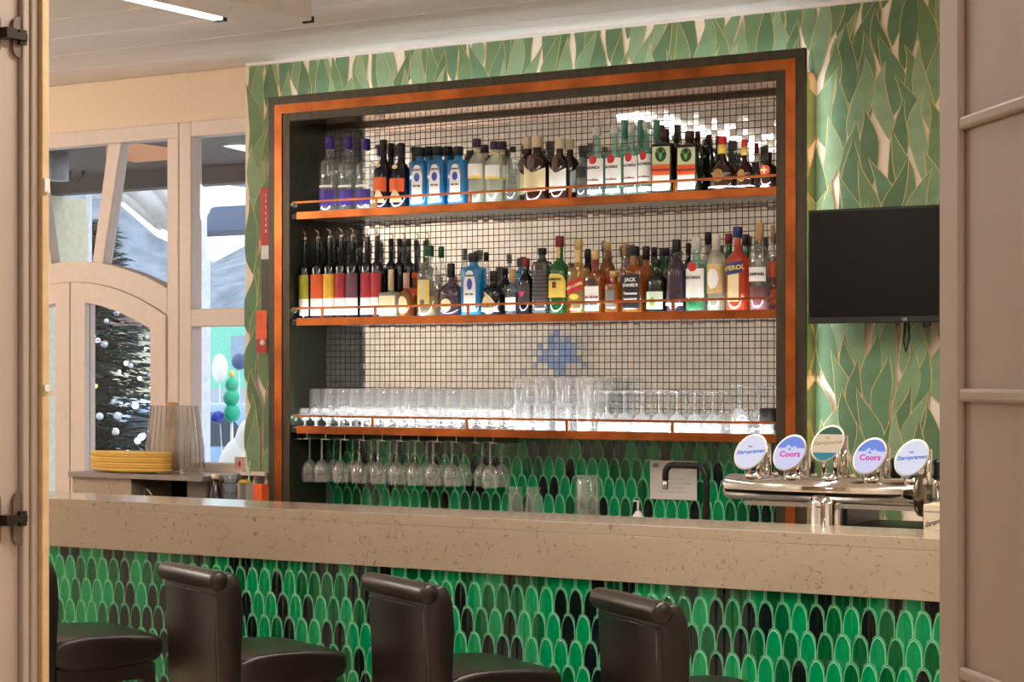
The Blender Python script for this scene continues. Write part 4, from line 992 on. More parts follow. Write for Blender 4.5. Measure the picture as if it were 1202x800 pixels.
for k, (bx, by, bw_, kind, col) in enumerate(badge):
    X, _, Zb = P(bx, by, YT_ - .03); Xp = PX(bx + 2, YT_)
    post = MB()
    for dx_ in (-.017, .017): post.lathe([(.0085, zT + .028), (.0085, Zb + .005)], 12, c=(X + dx_, YT_ - .012, 0))
    post.lathe([(.014, zT + .02), (.013, Zb + .022)], 14, c=(X + .022, YT_ + .03, 0))
    po = wpart(post, 'badge_post', M_chrome)
    wpart(MB().lathe([(.031, zT + .022), (.031, zT + .036), (.02, zT + .046)], 18, c=(X, YT_, 0)), 'font_base', M_chrome)
    # spout under and lever
    wpart(MB().tube([(X + .022, YT_ + .02, zT + .03), (X + .03, YT_ + .07, zT + .035), (X + .032, YT_ + .088, zT + .015), (X + .032, YT_ + .092, zT - .03)], .009, 10), 'spout', M_chrome)
    # oval badge: leaning back, facing the guests, tilted ellipse
    aim = math.atan2(-.42, 1)        # turned a little to the right, towards the guests
    RM = Matrix.Translation((X, YT_ - .03, Zb)) @ Matrix.Rotation(radians(22), 4, 'Z') @ Matrix.Rotation(pi / 2, 4, 'X') @ Matrix.Rotation(radians(-38), 4, 'Z')
    ea, eb = 0.056, 0.0395
    ell = lambda s_, z: [(eb * s_ * cos(2 * pi * i / 32), ea * s_ * sin(2 * pi * i / 32), z) for i in range(32)]
    rim = MB(); vs = ell(1, -.012) + ell(1.0, .004) + ell(.93, .006) + ell(.9, -.012)
    fs = [tuple(range(31, -1, -1))]
    for q in range(2): fs += [(q * 32 + i, q * 32 + (i + 1) % 32, (q + 1) * 32 + (i + 1) % 32, (q + 1) * 32 + i) for i in range(32)]
    fs.append(tuple(64 + i for i in range(32)))
    rim.add(vs[:96], fs, 0, False, RM)
    wpart(rim, 'badge_case', mat('white_badge_case', C(232, 226, 222), .3))
    face = MB(); face.add(ell(.90, .0066), [tuple(range(32))], 0, False, RM)
    fm = {'S': emis('badge_white_glow', C(226, 226, 244), 0.95), 'C': emis('badge_lilac_glow', C(216, 214, 246), 0.95), 'T': emis('badge_cream_glow', C(238, 216, 182), 0.8)}[kind]
    fo_ = wpart(face, 'badge_face', fm)
    RU = RM @ Matrix.Rotation(radians(38), 4, 'Z')     # upright frame for the writing
    def segcut(zlo, zhi, m, nm):
        pts = []
        for i in range(64):
            a = 2 * pi * i / 64; v = Matrix.Rotation(radians(-38), 2) @ Vector((eb * .9 * cos(a), ea * .9 * sin(a))); pts.append((v.x, v.y))
        bm_v = [(x, max(zlo, min(zhi, y))) for x, y in pts if zlo - .0001 <= y <= zhi + .0001]
        if len(bm_v) > 3:
            part(MB().add([(x, y, .0072) for x, y in bm_v], [tuple(range(len(bm_v)))], 0, False, RU), nm, m, fo_)
    if kind == 'S':
        vs, fs = text_mesh('Staropramen', .0150, .35, .0005)
        part(MB().add([(x, y + .08 * x + .001, .0076) for x, y, z in vs], fs, 0, False, RU), 'lettering', emis('blue_glow_print', C(92, 122, 206), .9), fo_)
        part(MB().add([(-.005, .013, .0076), (.005, .013, .0076), (.006, .019, .0076), (0, .016, .0076), (-.006, .019, .0076)], [(0, 1, 2, 3, 4)], 0, False, RU), 'crest', emis('lilac_glow_print', C(150, 140, 210), .9), fo_)
    elif kind == 'C':
        segcut(.012, .06, emis('mountain_blue_glow', C(128, 150, 232), .9), 'mountain_sky')
        part(MB().add([(-.022, .012, .0078), (.022, .012, .0078), (.014, .020, .0078), (.006, .014, .0078), (-.002, .024, .0078), (-.012, .015, .0078)], [(0, 1, 2, 3, 4, 5)], 0, False, RU), 'mountain', emis('snow_glow', C(206, 214, 250), .9), fo_)
        vs, fs = text_mesh('Coors', .022, .1, .0008)
        part(MB().add([(x, y - .004, .0082) for x, y, z in vs], fs, 0, False, RU), 'lettering', emis('magenta_glow_print', C(226, 70, 170), .9), fo_)
        part(MB().add([(-.004, .008, .0082), (.004, .008, .0082), (0, .014, .0082)], [(0, 1, 2)], 0, False, RU), 'peak_mark', emis('blue_peak_print', C(70, 90, 220), .9), fo_)
    else:
        segcut(.022, .06, mat('bottle_green_badge', C(44, 92, 72), .4), 'top_band'); segcut(-.06, -.022, mat('teal_badge', C(40, 124, 150), .4), 'bottom_band')
        vs, fs = text_mesh('Staropramen', .0145, .35, .0002)
        part(MB().add([(x, y + .08 * x + .002, .0076) for x, y, z in vs], fs, 0, False, RU), 'lettering', mat('bronze_print', C(150, 112, 72), .5), fo_)
        part(MB().add([(-.004, .012, .0076), (.004, .012, .0076), (.005, .018, .0076), (-.005, .018, .0076)], [(0, 1, 2, 3)], 0, False, RU), 'crest', mat('gold_crest', C(190, 150, 70), .5), fo_)
for px, py, par in ((951, 553, 0), (1052, 549, 0), (1102, 551, 0)):
    X, _, Zh = P(px, py, YT_ + .06)
    h_ = MB().lathe([(.011, Zh - .030), (.0145, Zh - .018), (.013, Zh + .004), (.0155, Zh + .02), (.013, Zh + .027), (0, Zh + .029)], 14, c=(X, YT_ + .06, 0))
    ho = wpart(h_, 'tap_handle', M_black)
    part(MB().tube([(X, YT_ + .06, Zh - .029), (X, YT_ + .058, zT + .035), (X - .012, YT_ + .04, zT + .02)], .0055, 8), 'lever', M_chrome, ho)
# dark appliance behind the tower and the logo box
X0, X1 = PX(990, 5.45), PX(1088, 5.45)
t = thing('glass_washer', ((X0 + X1) / 2, 5.55, BCZ), 'low black machine with steel rim behind the beer tower', 'appliance')
zlo, zhi = BCZ + .0005, PZ(1040, 589, 5.45)
part(MB().box(X0, X1, 5.45, 5.70, zlo, zhi - .07).box(X0, X0 + .012, 5.45, 5.70, zhi - .07, zhi).box(X1 - .012, X1, 5.45, 5.70, zhi - .07, zhi).box(X0 + .012, X1 - .012, 5.45, 5.70, zhi - .012, zhi), 'body', M_black, t)
part(MB().box(X0 - .008, X0 - .0005, 5.44, 5.70, zlo, zhi + .004), 'steel_edge', M_steel, t)
part(MB().box(X1 + .0005, X1 + .008, 5.44, 5.70, zlo, zhi + .004), 'steel_edge', M_steel, t)
cl = thing('low_work_counter', (-2.2, 5.3, 0), 'hidden work counter behind the bar carrying the beer tower', 'counter')
part(MB().box(-5.4, -1.2, 4.97, 5.75, BCZ - .035, BCZ), 'top', M_steel, cl); part(MB().box(-5.4, -1.2, 5.0, 5.70, 0, BCZ - .036), 'carcass', M_dark, cl)
Xb0, Xb1 = PX(1090, 5.12), PX(1113, 5.12)
t = thing('logo_box', ((Xb0 + Xb1) / 2, 5.13, BCZ), 'cream box with a dark script logo, right end of the bar beside the tower', 'box')
zt_ = PZ(1100, 592, 5.08)
part(MB().box(Xb0, Xb1 + .09, 5.08, 5.20, BCZ + .0005, zt_), 'carton', mat('cream_card', C(214, 196, 170), .7), t, bev=.002)
vs, fs = text_mesh('Staropramen', .019, .35, .0003)
part(MB().add([(Xb0 + .036 + x * .62, 5.0795, PZ(1100, 612, 5.08) + y + .2 * x) for x, y, z in vs], fs), 'lettering', M_ink, t)
part(MB().box(Xb0 + .004, Xb1 + .02, 5.0793, 5.0799, PZ(1100, 601, 5.08), PZ(1100, 600, 5.08)), 'print_line', M_grey, t)

# ---- TV
tx0, tx1 = -2.671, -2.135; ty = 6.13
ta = P(948, 243, ty); tb = P(950, 379, ty)
xl = PX(948, ty); zt0, zb0 = PZ(1030, 243, ty), PZ(1030, 378.5, ty)
tv = thing('television', (xl + .33, ty, (zt0 + zb0) / 2), 'black flat television on the leaf wallpaper, screen off', 'television')
part(MB().box(xl, xl + .66, ty, ty + .045, zb0, zt0), 'bezel', M_black, tv, bev=.003)
part(MB().box(xl + .008, xl + .652, ty - .0012, ty - .0002, zb0 + .02, zt0 - .008), 'screen', M_screen, tv)
part(MB().box(xl + .2, xl + .45, ty + .046, YG - .022, zb0 + .1, zt0 - .1), 'wall_bracket', M_mblack, tv)
vs, fs = text_mesh('LG', .013, 0, .0006)
part(MB().add([(PX(1062, ty) + x, ty - .001, zb0 + .010 + y) for x, y, z in vs], fs), 'lettering', mat('silver_print', C(170, 165, 160), .4), tv)
X = PX(1066, 6.22)
cb = MB(); cb.tube([(X, 6.22, zb0 + .03), (X + .004, 6.22, zb0 - .05), (X - .008, 6.22, zb0 - .095), (X - .016, 6.22, zb0 - .06), (X - .006, 6.22, zb0 + .03)], .0035, 6)
cb.tube([(X + .05, 6.22, zb0 + .03), (X + .055, 6.22, zb0 - .015), (X + .075, 6.22, zb0 - .008), (X + .08, 6.22, zb0 + .03)], .003, 6)
part(cb, 'cable', M_mblack, tv)

# ---- small things hung on the left strip of wallpaper
YS = 6.265
a, b_ = P(306, 288, YS), P(316, 220, YS)
t = thing('red_booklet', (a[0], YS, a[2]), 'narrow red booklet with white lettering hung left of the dark frame', 'booklet')
link('cover', MB().box(0, .05, 0, .012, .0, b_[2] - a[2] - .0).mesh('cover', M_red), t)
link('white_foot', MB().box(0.001, .05, .001, .011, -.055, -.0005).mesh('white_foot', M_label), t)
m = MB()
for i in range(7): m.box(.024, .029, -.0006, 0, .05 + i * .024, .063 + i * .024)
link('lettering', m.mesh('lettering', M_label), t)
link('dark_holder', MB().box(.002, .05, .002, .014, -.30, -.056).mesh('dark_holder', M_dark), t)
a, b_ = P(300.5, 414, YS), P(313, 364, YS)
t = thing('orange_card', (a[0], YS, a[2]), 'orange-red card with a darker foot hung left of the dark frame', 'card'); hh = b_[2] - a[2]
link('card', MB().box(0, .055, 0, .006, hh * .32, hh).mesh('card', M_orange), t)
link('foot_band', MB().box(.002, .055, .0005, .0055, 0, hh * .32 - .0004).mesh('foot_band', M_red), t)
link('pale_mark', MB().lathe([(0, 0), (.013, 0), (.013, .0006), (0, .0006)], 16, mx=Matrix.Translation((.034, 0, hh * .24)) @ Matrix.Rotation(pi / 2, 4, 'X')).mesh('pale_mark', M_paper), t)

# ---- side block at the window: stone counter with dark recess, dish stack, jar
Ysb = 6.0; SBZ = 1.137
X0 = PX(84, Ysb); X1 = PX(240, Ysb); Xa = PX(154, Ysb)
X1 = -5.19
sb = thing('side_cabinet', ((X0 + X1) / 2, 6.12, 0), 'pale stone side cabinet with a black open recess under the window', 'cabinet')
part(MB().box(X0, X1 + .03, Ysb - .02, 6.30, SBZ - .02, SBZ), 'top', mat('grey_stone_top', C(150, 140, 132), .2), sb)
part(MB().box(X0 + .005, Xa, Ysb, 6.28, 0, SBZ - .0205), 'side_block', M_stone, sb)
part(MB().box(X1 - .10, X1, Ysb + .04, 6.28, 0, SBZ - .0205), 'end_panel', mat('grey_panel', C(118, 106, 98), .5), sb)
part(MB().box(Xa + .001, X1 - .101, 6.24, 6.28, 0, SBZ - .0205).box(Xa + .001, X1 - .101, Ysb + .02, 6.239, 0, .9), 'recess', M_black, sb)
part(MB().tube([(Xa + .04, Ysb + .03, .905), (Xa + .045, Ysb + .03, 1.075), (Xa + .06, Ysb + .03, 1.075), (Xa + .085, Ysb + .03, 1.05)], .004, 6), 'wire_hook', M_steel, sb)
Yd = 6.055
Xc = PX(153.5, Yd); Rd = (PX(200, Yd) - PX(107, Yd)) / 2
zt_d = PZ(153, 527, Yd); nd = 7; dz = (zt_d - SBZ - .028) / (nd - 1)
cl_ = [mat('mustard_plate', C(244, 204, 112), .4, var=.04), mat('ochre_plate', C(232, 184, 88), .4, var=.04)]
for i in range(nd):
    z = SBZ + .0006 + i * dz
    t = thing('plate', (Xc, Yd, z), 'mustard-yellow %s in the pile on the side cabinet, %s from the bottom' % ('oval dish', ORD[i]), 'plate', 'yellow dishes piled on the side cabinet')
    pr = [(Rd * .60, 0), (Rd * .62, .003), (Rd * .93, dz * .55), (Rd, dz * .95 + .006), (Rd * .985, dz * .95 + .008), (Rd * .90, dz * .6 + .006), (Rd * .6, .006), (0.001, .006)]
    link('dish', MB().lathe(pr, 28, sy=.34).mesh('dish', cl_[i % 2]), t)
Yv = 6.19
Xv = PX(203, Yv); Rv = (PX(236, Yv) - PX(170, Yv)) / 2; Hv = PZ(203, 476, Yv) - SBZ
t = thing('glass_vase', (Xv, 6.20, SBZ + .0006), 'big clear ribbed bucket, wider at the foot, on the side cabinet', 'vase')
link('wall', MB().lathe([(Rv * .90, .003), (Rv, .02), (Rv * .98, .10), (Rv * .80, Hv)], 28, sy=.40, cap=False).mesh('wall', G_smoke), t)
m = MB()
for i in range(28):
    a = 2 * pi * i / 28; m.tube([(Rv * k_ * cos(a), Rv * k_ * sin(a) * .40, z) for k_, z in ((1.0, .02), (.98, .10), (.80, Hv))], .0022, 4)
link('ribs', m.mesh('ribs', G_smoke), t)
Hm = PZ(202, 473, 6.19) - SBZ
t = thing('pepper_mill', (PX(202, 6.20), 6.20, SBZ + .005), 'pale wooden peppermill standing inside the clear ribbed bucket', 'pepper mill')
rm_ = .030
link('body', MB().lathe([(rm_ * 1.05, 0), (rm_ * 1.1, .02), (rm_, .06), (rm_ * .98, Hm * .62)], 16).mesh('body', mat('beech_wood', C(186, 146, 98), .5, stretch=(8, 8, 1), var=.12)), t)
link('head', MB().lathe([(rm_ * .98, Hm * .63), (rm_ * .98, Hm * .70), (rm_ * .80, Hm * .80), (rm_ * .6, Hm * .88), (rm_ * .9, Hm * .92), (rm_ * .9, Hm - .004), (0, Hm)], 16).mesh('head', mat('beech_wood', C(186, 146, 98), .5)), t)
# small things left of the frame on the back counter
def small(name, px, Y, lb, cat): return thing(name, on_counter(px, Y), lb, cat)
t = small('bottle', 253, 6.00, 'small brown bottle with pale cap behind the bar, left of the frame', 'bottle'); H = zc(253, 556, 6.0)
link('glass_body', MB().lathe([(.024, 0), (.026, .01), (.026, H * .62), (.012, H * .78), (.012, H * .9)], 16).mesh('glass_body', G_brown), t)
link('cap', MB().lathe([(.015, H * .9), (.015, H)], 14).mesh('cap', M_creaml), t)
link('label', patch(.026, 2, 1, 1.0, H * .2, H * .5).mesh('label', M_cork), t)
t = small('stacked_glass_cups', 270, 6.02, 'stack of pale blue glass cups behind the bar', 'cups'); H = zc(270, 555, 6.02)
for i in range(5): link('cup', MB().lathe([(.022, i * H / 5 + .001), (.030, (i + .95) * H / 5)], 16, cap=False).mesh('cup', glass('pale_blue_glass', (.86, .92, .98), diff=.3, dcol=(.62, .72, .86))), t)
t = small('garnish_glass', 288, 5.98, 'short glass of lemon slices with a striped straw behind the bar', 'glass'); H = zc(288, 566, 5.98)
link('wall', MB().lathe([(.024, .002), (.034, H)], 16, cap=False).mesh('wall', G_stem), t)
m = MB()
for i in range(4): m.ball((.012 * cos(i * 1.7), .012 * sin(i * 1.7), H + .002), (.016, .016, .009), 10, 6)
link('lemon_slices', m.mesh('lemon_slices', mat('lemon', C(196, 172, 70), .5)), t)
link('straw', MB().tube([(.012, 0, .01), (.019, .002, PZ(293, 541, 5.98) - BCZ)], .0032, 8).mesh('straw', mat('green_striped_straw', C(170, 206, 170), .5, scale=160, var=.4)), t)
t = small('orange_carton', 306, 5.96, 'small orange carton behind the bar, against the dark frame', 'carton'); H = zc(306, 568, 5.96)
part(MB().box(-.022, .022, -.02, .02, 0, H), 'carton', M_orange, t, world=False, bev=.002)
t = thing('white_shelf_board', (PX(298, 6.2), 6.2, PZ(298, 558, 6.2)), 'short white shelf board on the wallpaper left of the frame', 'shelf')
part(MB().box(-.07, .055, 0, YG - 6.2 - .02, 0, .014), 'board', M_frame, t, world=False)
for bx in (-.03, .03): part(MB().box(bx, bx + .014, .03, YG - 6.2 - .02, -.05, -.0005), 'bracket', M_frame, t, world=False)
t = thing('picture_card', (PX(280, 6.30), 6.318, PZ(280, 551, 6.318)), 'small pinkish card with a red figure in the window corner', 'card')
hc = PZ(280, 536, 6.318) - PZ(280, 551, 6.318)
part(MB().box(-.035, .03, 0, .003, 0, hc), 'card', mat('pinkish_card', C(214, 178, 164), .6), t, world=False)
part(MB().box(-.016, -.004, -.0006, -.0001, hc * .25, hc * .65), 'figure', M_red, t, world=False)
part(MB().box(-.1, .03, -.03, .025, -.012, -.0005), 'ledge', M_frame, t, world=False)

# ================================================================== DOORWAY IN FRONT
# left jamb: stepped reveal with concealed hinges
j = MB()
j.box(DX0 - .08, DX0 - .010, 2.40, 2.518, 0, DZ + .05)
j.box(DX0 - .08, DX0, 2.5185, 2.535, 0, DZ)
j.box(DX0 - .08, DX0 + .004, 2.5355, 2.552, 0, DZ)
dj = struct('door_frame_left', j, M_door, bev=.003); dj.name = 'trim_4'
part(MB().box(DX0 - .004, DX0 + .012, 2.5525, 2.570, 0, DZ), 'edge_strip', mat('pale_edge_strip', C(226, 196, 150), .5), dj, bev=.002)
part(MB().box(DX1, DX1 + .08, 2.42, 2.55, 0, DZ), 'door_frame_right', M_door, None, bev=.003).name = 'trim_5'
bpy.data.objects['trim_5']['kind'] = 'structure'
struct('trim_6', MB().box(DX0 - .08, DX1 + .08, 2.40, 2.56, DZ, DZ + .06), M_door)
def pill(cx_, cz_, w_, h_, x, th=.003):
    pts = [(w_ / 2 * cos(a), (h_ / 2 - w_ / 2) + w_ / 2 * sin(a)) for a in [pi * i / 8 for i in range(9)]] + [(w_ / 2 * cos(a), -(h_ / 2 - w_ / 2) + w_ / 2 * sin(a)) for a in [pi + pi * i / 8 for i in range(9)]]
    return MB().prism(pts, 0, th, mx=Matrix.Translation((x, cx_, cz_)) @ Matrix.Rotation(-pi / 2, 4, 'Z'))
xj = DX0 - .010
for px, py, lb in ((20, 44, 'upper'), (20, 608, 'lower')):
    # the hinge plate sits on the reveal x = xj
    u = (px - 601) / F_PX; rx, ry = -sP + u * cP, cP + u * sP; s_ = xj / rx; yy = ry * s_; zz = CAM_Z + (HOR - py) / F_PX * s_
    t = bpy.data.objects.new('door_hinge', None); COL.objects.link(t); t.parent = dj; t.location = (xj, yy, zz); t.empty_display_size = .03
    hp = (48 if lb == 'upper' else 63) / F_PX * s_
    for yo in (0, -.058): link('plate', pill(yo, 0, .030, hp, .0035).mesh('plate', mat('taupe_hinge_plate', C(128, 112, 98), .35, .5)), t)
    link('arm', MB().box(.0036, .016, -.050, .010, -.006, .006).box(.0036, .012, -.004, .012, -.013, .013).box(.004, .03, -.052, -.030, -.009, .009).mesh('arm', mat('dark_hinge_arm', C(58, 50, 44), .35, .6)), t)
for py_, a_ in ((218, .012), (455, .006)):
    link('latch_piece', MB().box(0, .004, -.006, .006, -a_, a_).mesh('latch_piece', M_label), dj, (DX0 + .0125, 2.561, PZ(48, py_, 2.561)))
# right door leaf, opened towards the viewer
hinge = Vector((DX1, 2.40)); 
r1_ = (1116 - 601) / F_PX
dl = thing('door_leaf', (0, 0, 0), 'greige panelled door leaf standing open at the right edge', 'door')
# leaf hinge corner lies on the ray of its visible edge
Zd = 2.40 / (cP + r1_ * sP); dl.location = (Zd * (-sP + r1_ * cP), 2.385, 0.0); dl.rotation_euler = (0, 0, math.atan2(-.771, .653))
Lw = 0.78; Hd = 2.36
link('slab', MB().box(0, Lw, .0, .034, 0.008, Hd).mesh('slab', M_door), dl)
fm = MB(); st = .066
fm.box(0, st, -.010, -.0003, .008, Hd).box(Lw - st, Lw, -.010, -.0003, .008, Hd)
link('stile', fm.mesh('stile', M_door), dl); bevel(dl.children[-1], .003)
Zr = Zd * .985
zr = [CAM_Z + (HOR - y_) / F_PX * Zr for y_ in (150, 463, 783)]
zz_ = [zr[2] - 1 * (zr[0] - zr[1]), zr[2], zr[1], zr[0], zr[0] + (zr[0] - zr[1])]
for z in zz_:
    if .1 < z < Hd - .05:
        o = link('rail', MB().box(st + .0003, Lw - st - .0003, -.010, -.0003, z - .008, z + .008).mesh('rail', M_door), dl); bevel(o, .004)

# ================================================================== OUTSIDE
struct('ground', MB().box(-60, 40, YW + .2, 120, -0.12, -0.02), mat('pale_paving', C(196, 200, 206), .8, var=.08, scale=2))
M_soffit = mat('dark_brown_soffit', C(58, 48, 46), .6)
M_pwhite = mat('white_painted_timber', C(232, 236, 242), .6)
t = thing('porch_roof', (-8, 7.6, 2.65), 'dark brown porch roof seen through the window tops', 'porch roof')
part(MB().box(-12.5, -4.0, 6.6, 8.35, 2.655, 2.72), 'soffit', M_soffit, t); part(MB().box(-12.5, -4.0, 8.30, 8.42, 2.56, 2.655), 'fascia', M_soffit, t)
p = P(162, 172, 7.4)
t = thing('porch_orange_box', (p[0], 7.4, 2.6545), 'square glowing orange box under the dark porch roof', 'lamp')  # square orange box with an emissive material under the soffit
part(MB().box(-.11, .11, -.11, .11, -.06, -.0005), 'orange_box', emis('orange_box_glow', C(226, 160, 120), .7), t, world=False)
p = P(69, 178, 7.4)
t = thing('porch_spotlight', (p[0], 7.4, 2.6545), 'small white spotlight under the dark porch roof, far left', 'lamp')
part(MB().lathe([(.05, -.14), (.05, -.0005)], 14), 'can', mat('grey_white_can', C(150, 156, 172), .5), t, world=False)
def arc_strip(pts, r, name, m, parent): return part(MB().tube(pts, r, 8), name, m, parent)
t = thing('ring_reflection', (-6.3, 7.6, 2.5), 'two curved glowing strips standing in for a ring lamp reflected in the right window', 'lamp')  # indoor ring lamp's reflection in the glass, built as emissive strips outside
for (ya_, yb_, yc_) in ((172, 166, 160), (184, 179, 160)):
    q = []
    for i in range(9):
        x = 236 + 62 * i / 8; s_ = i / 8; q.append(P(x, (ya_ - 14) + 17 * s_ ** .75 - 4 * s_, 7.6))
    if ya_ == 172: q = [P(250 + 46 * i / 8, 157 + 11 * (i / 8) ** .8, 7.6) for i in range(9)]
    else: q = [P(236 + 60 * i / 8, 160 + 16 * (i / 8) ** .8, 7.6) for i in range(9)]
    arc_strip(q, .014, 'tube', emis('reflected_ring_glow', (1, .95, .8), 1.6), t)
x0_, x1_ = PX(20, 8.2), PX(101, 8.2)
x1_ = PX(101, 8.6)
tag(part(MB().box(x0_, x1_, 8.15, 8.6, -.02, 2.555), 'porch_pillar', mat('cream_render', C(226, 220, 192), .9, bump=.1), None), 'cream rendered pillar outside the left window pane', 'pillar')
t = thing('hanging_wire', (PX(88, 8.1), 8.1, 2.5), 'dark wire loop hanging by the cream pillar', 'wire')
part(MB().tube([P(83, 200, 8.1), P(82, 207, 8.1), P(86, 213, 8.1), P(93, 213, 8.1), P(97, 206, 8.1), P(98, 197, 8.1)], .010, 6), 'wire', M_mblack, t)
# white timber pergola with curved brace
t = thing('white_pergola', (-8.5, 11, 0), 'white timber pergola with curved braces in the courtyard outside', 'pergola')
Yp = 8.65
part(MB().box(PX(229, Yp), PX(243, Yp + .06), Yp, Yp + .06, -.02, 3.0), 'post', M_pwhite, t)
part(MB().box(PX(226, Yp - .03), PX(247, Yp + .09), Yp - .03, Yp + .09, -.02, PZ(236, 303, Yp)), 'plinth', M_pwhite, t)
for (pts, r) in (([(110, 214), (140, 212), (165, 222), (185, 240), (203, 262)], .07), ([(112, 222), (150, 229), (175, 250), (190, 262)], .05), ([(172, 196), (185, 210), (198, 226), (215, 246)], .06), ([(104, 207), (150, 204), (200, 200)], .07)):
    part(MB().tube([P(x, y, Yp + .08) for x, y in pts], r, 6), 'brace', M_pwhite, t)
part(MB().box(PX(101, Yp), PX(108, Yp + .03), Yp, Yp + .03, -.02, PZ(105, 200, Yp)), 'post', M_pwhite, t)
# awning and roofs
Yq = 16.0
def pbox(px0, px1, py0, py1, Y, d): return MB().box(PX(px0, Y), PX(px1, Y), Y, Y + d, PZ(px0, py1, Y), PZ(px0, py0, Y))
# wooded hillside, blurred grey-blue
hill = MB(); nx_, nz_ = 40, 14; vs = []; fs = []
for jz in range(nz_ + 1):
    for ix in range(nx_ + 1):
        x = -75 + 75 * ix / nx_; s_ = jz / nz_
        vs.append((x, 30 + 14 * s_ + rnd.uniform(-.5, .5), -0.1 + (6.6 + 1.2 * sin(x * .22) + .6 * sin(x * .71)) * s_ ** .9 + rnd.uniform(-.15, .15) * (jz > 0)))
for jz in range(nz_):
    for ix in range(nx_): q = jz * (nx_ + 1) + ix; fs.append((q, q + 1, q + nx_ + 2, q + nx_ + 1))
hill.add(vs, fs, 0, True)
struct('hillside', hill, mat('wooded_hillside', C(128, 142, 158), .9, var=.30, scale=1.6))
# cream house with brown roof and window behind the fir
Yh = 19.0
t = thing('cream_house', (PX(170, Yh), Yh, 0), 'cream house with brown roof behind the decorated fir', 'house')
part(MB().box(PX(128, Yh), PX(206, Yh), Yh, Yh + 1, -.02, PZ(160, 385, Yh)), 'wall', mat('cream_house_wall', C(228, 222, 196), .9), t)
xa_, xb_ = PX(124, Yh), PX(210, Yh)
part(MB().prism([(xa_, PZ(160, 385, Yh) + .01), (xb_, PZ(160, 385, Yh) + .01), (xb_ - .6, PZ(160, 350, Yh)), (xa_ + .6, PZ(160, 350, Yh))], Yh - .3, Yh + 1), 'roof', mat('brown_roof', C(134, 114, 112), .8), t)
wf = part(MB().box(PX(148, Yh), PX(162, Yh), Yh - .03, Yh - .001, PZ(155, 414, Yh), PZ(155, 390, Yh)), 'window', mat('grey_house_window', C(126, 132, 142), .4), t)
part(MB().box(PX(128, Yh), PX(206, Yh), Yh - .06, Yh - .031, -.02, PZ(160, 500, Yh)), 'plinth', mat('grey_plinth', C(120, 124, 132), .8), t)
# green house to the right
Yg2 = 17.0
t = thing('green_house', (PX(265, Yg2), Yg2, 0), 'mint-green house with grey window beyond the right window, grouped with a detached blue awning', 'house')
part(MB().box(PX(243, Yg2), PX(330, Yg2), Yg2, Yg2 + 4, -.02, PZ(260, 376, Yg2)), 'wall', mat('mint_house_wall', C(132, 214, 190), .9), t)
part(MB().box(PX(273, Yg2), PX(300, Yg2), Yg2 - .03, Yg2 - .001, PZ(280, 424, Yg2), PZ(280, 394, Yg2)), 'window', mat('lilac_grey_window', C(146, 166, 190), .4), t)
part(MB().box(PX(243, Yg2), PX(330, Yg2), Yg2 - .05, Yg2 - .001, -.02, PZ(260, 456, Yg2)), 'plinth', mat('pale_grey_plinth', C(180, 190, 204), .8), t)
a_, b__ = P(242, 187, 13), P(300, 180, 13); c_, d_ = P(300, 214, 13), P(240, 214, 13)
part(MB().prism([(d_[0], d_[2]), (c_[0], c_[2]), (b__[0], b__[2]), (a_[0], a_[2])], 13, 15), 'roof_slope', mat('grey_blue_roof', C(150, 164, 186), .7, scale=4), t)  # roof slope and awning hang free above, only grouped with the house
part(MB().prism([(PX(241, 15), PZ(241, 272, 15)), (PX(300, 15), PZ(300, 270, 15)), (PX(300, 15), PZ(300, 240, 15)), (PX(241, 15), PZ(241, 243, 15))], 15, 15.4), 'cloth', mat('slate_blue_cloth', C(84, 104, 134), .7), t)
part(MB().box(PX(241, 15), PX(300, 15), 14.95, 15.0, PZ(241, 278, 15), PZ(241, 272, 15)), 'valance', mat('dark_slate_cloth', C(62, 74, 92), .7), t)
# decorated fir
Yf = 10.7
xf = PX(112, Yf); zbase = -.02; ztip = PZ(130, 250, Yf)
t = thing('fir_tree', (xf, Yf, zbase), 'dark green fir with lights and baubles outside the arched door', 'tree')
part(MB().lathe([(.09, 0), (.03, 2.6)], 8), 'trunk', M_wood, t, world=False)
fol = MB(); fr_ = random.Random(5); Hf = ztip - zbase
tips = []
for lv in range(40):
    zbase_ = .35 + (Hf - .4) * lv / 40; rad = 1.02 * (1 - lv / 43) + .05
    nb = 19 if lv < 28 else 10
    for k in range(nb):
        zz0 = zbase_ + fr_.uniform(-.06, .06)
        a = 2 * pi * (k + fr_.random() * .8) / nb; L = rad * fr_.uniform(.75, 1.12); dr = fr_.uniform(.05, .42) * L
        for q in range(7):
            s0_, s1_ = q / 7, (q + 1) / 7
            p0_ = Vector((L * s0_ * cos(a), L * s0_ * sin(a), zz0 - dr * s0_ + .1 * s0_ ** 2)); p1_ = Vector((L * s1_ * cos(a), L * s1_ * sin(a), zz0 - dr * s1_ + .1 * s1_ ** 2))
            for sd in (-1, 0, 1):
                w_ = .16 * (1 - .55 * s0_); dirv = Vector((cos(a + sd * .8), sin(a + sd * .8), fr_.uniform(-.35, .15)))
                e_ = p0_ + dirv * w_; n_ = Vector((-sin(a), cos(a), fr_.uniform(-.4, .4))) * .022
                fol.add([p0_ - n_, p0_ + n_, e_], [(0, 1, 2)])
        tips.append((L * .92 * cos(a), L * .92 * sin(a), zz0 - dr * .9))
o = part(fol, 'foliage', mat('fir_needles', C(38, 66, 62), .8, var=.3, scale=6), t, world=False); o['kind'] = 'stuff'
lb_ = [emis('fairy_light_white', (1, .98, .95), 2.4), emis('fairy_light_warm', (1, .72, .35), 2.0), emis('fairy_light_pink', (.9, .7, .9), 1.5)]
fr_.shuffle(tips); cnt = 0
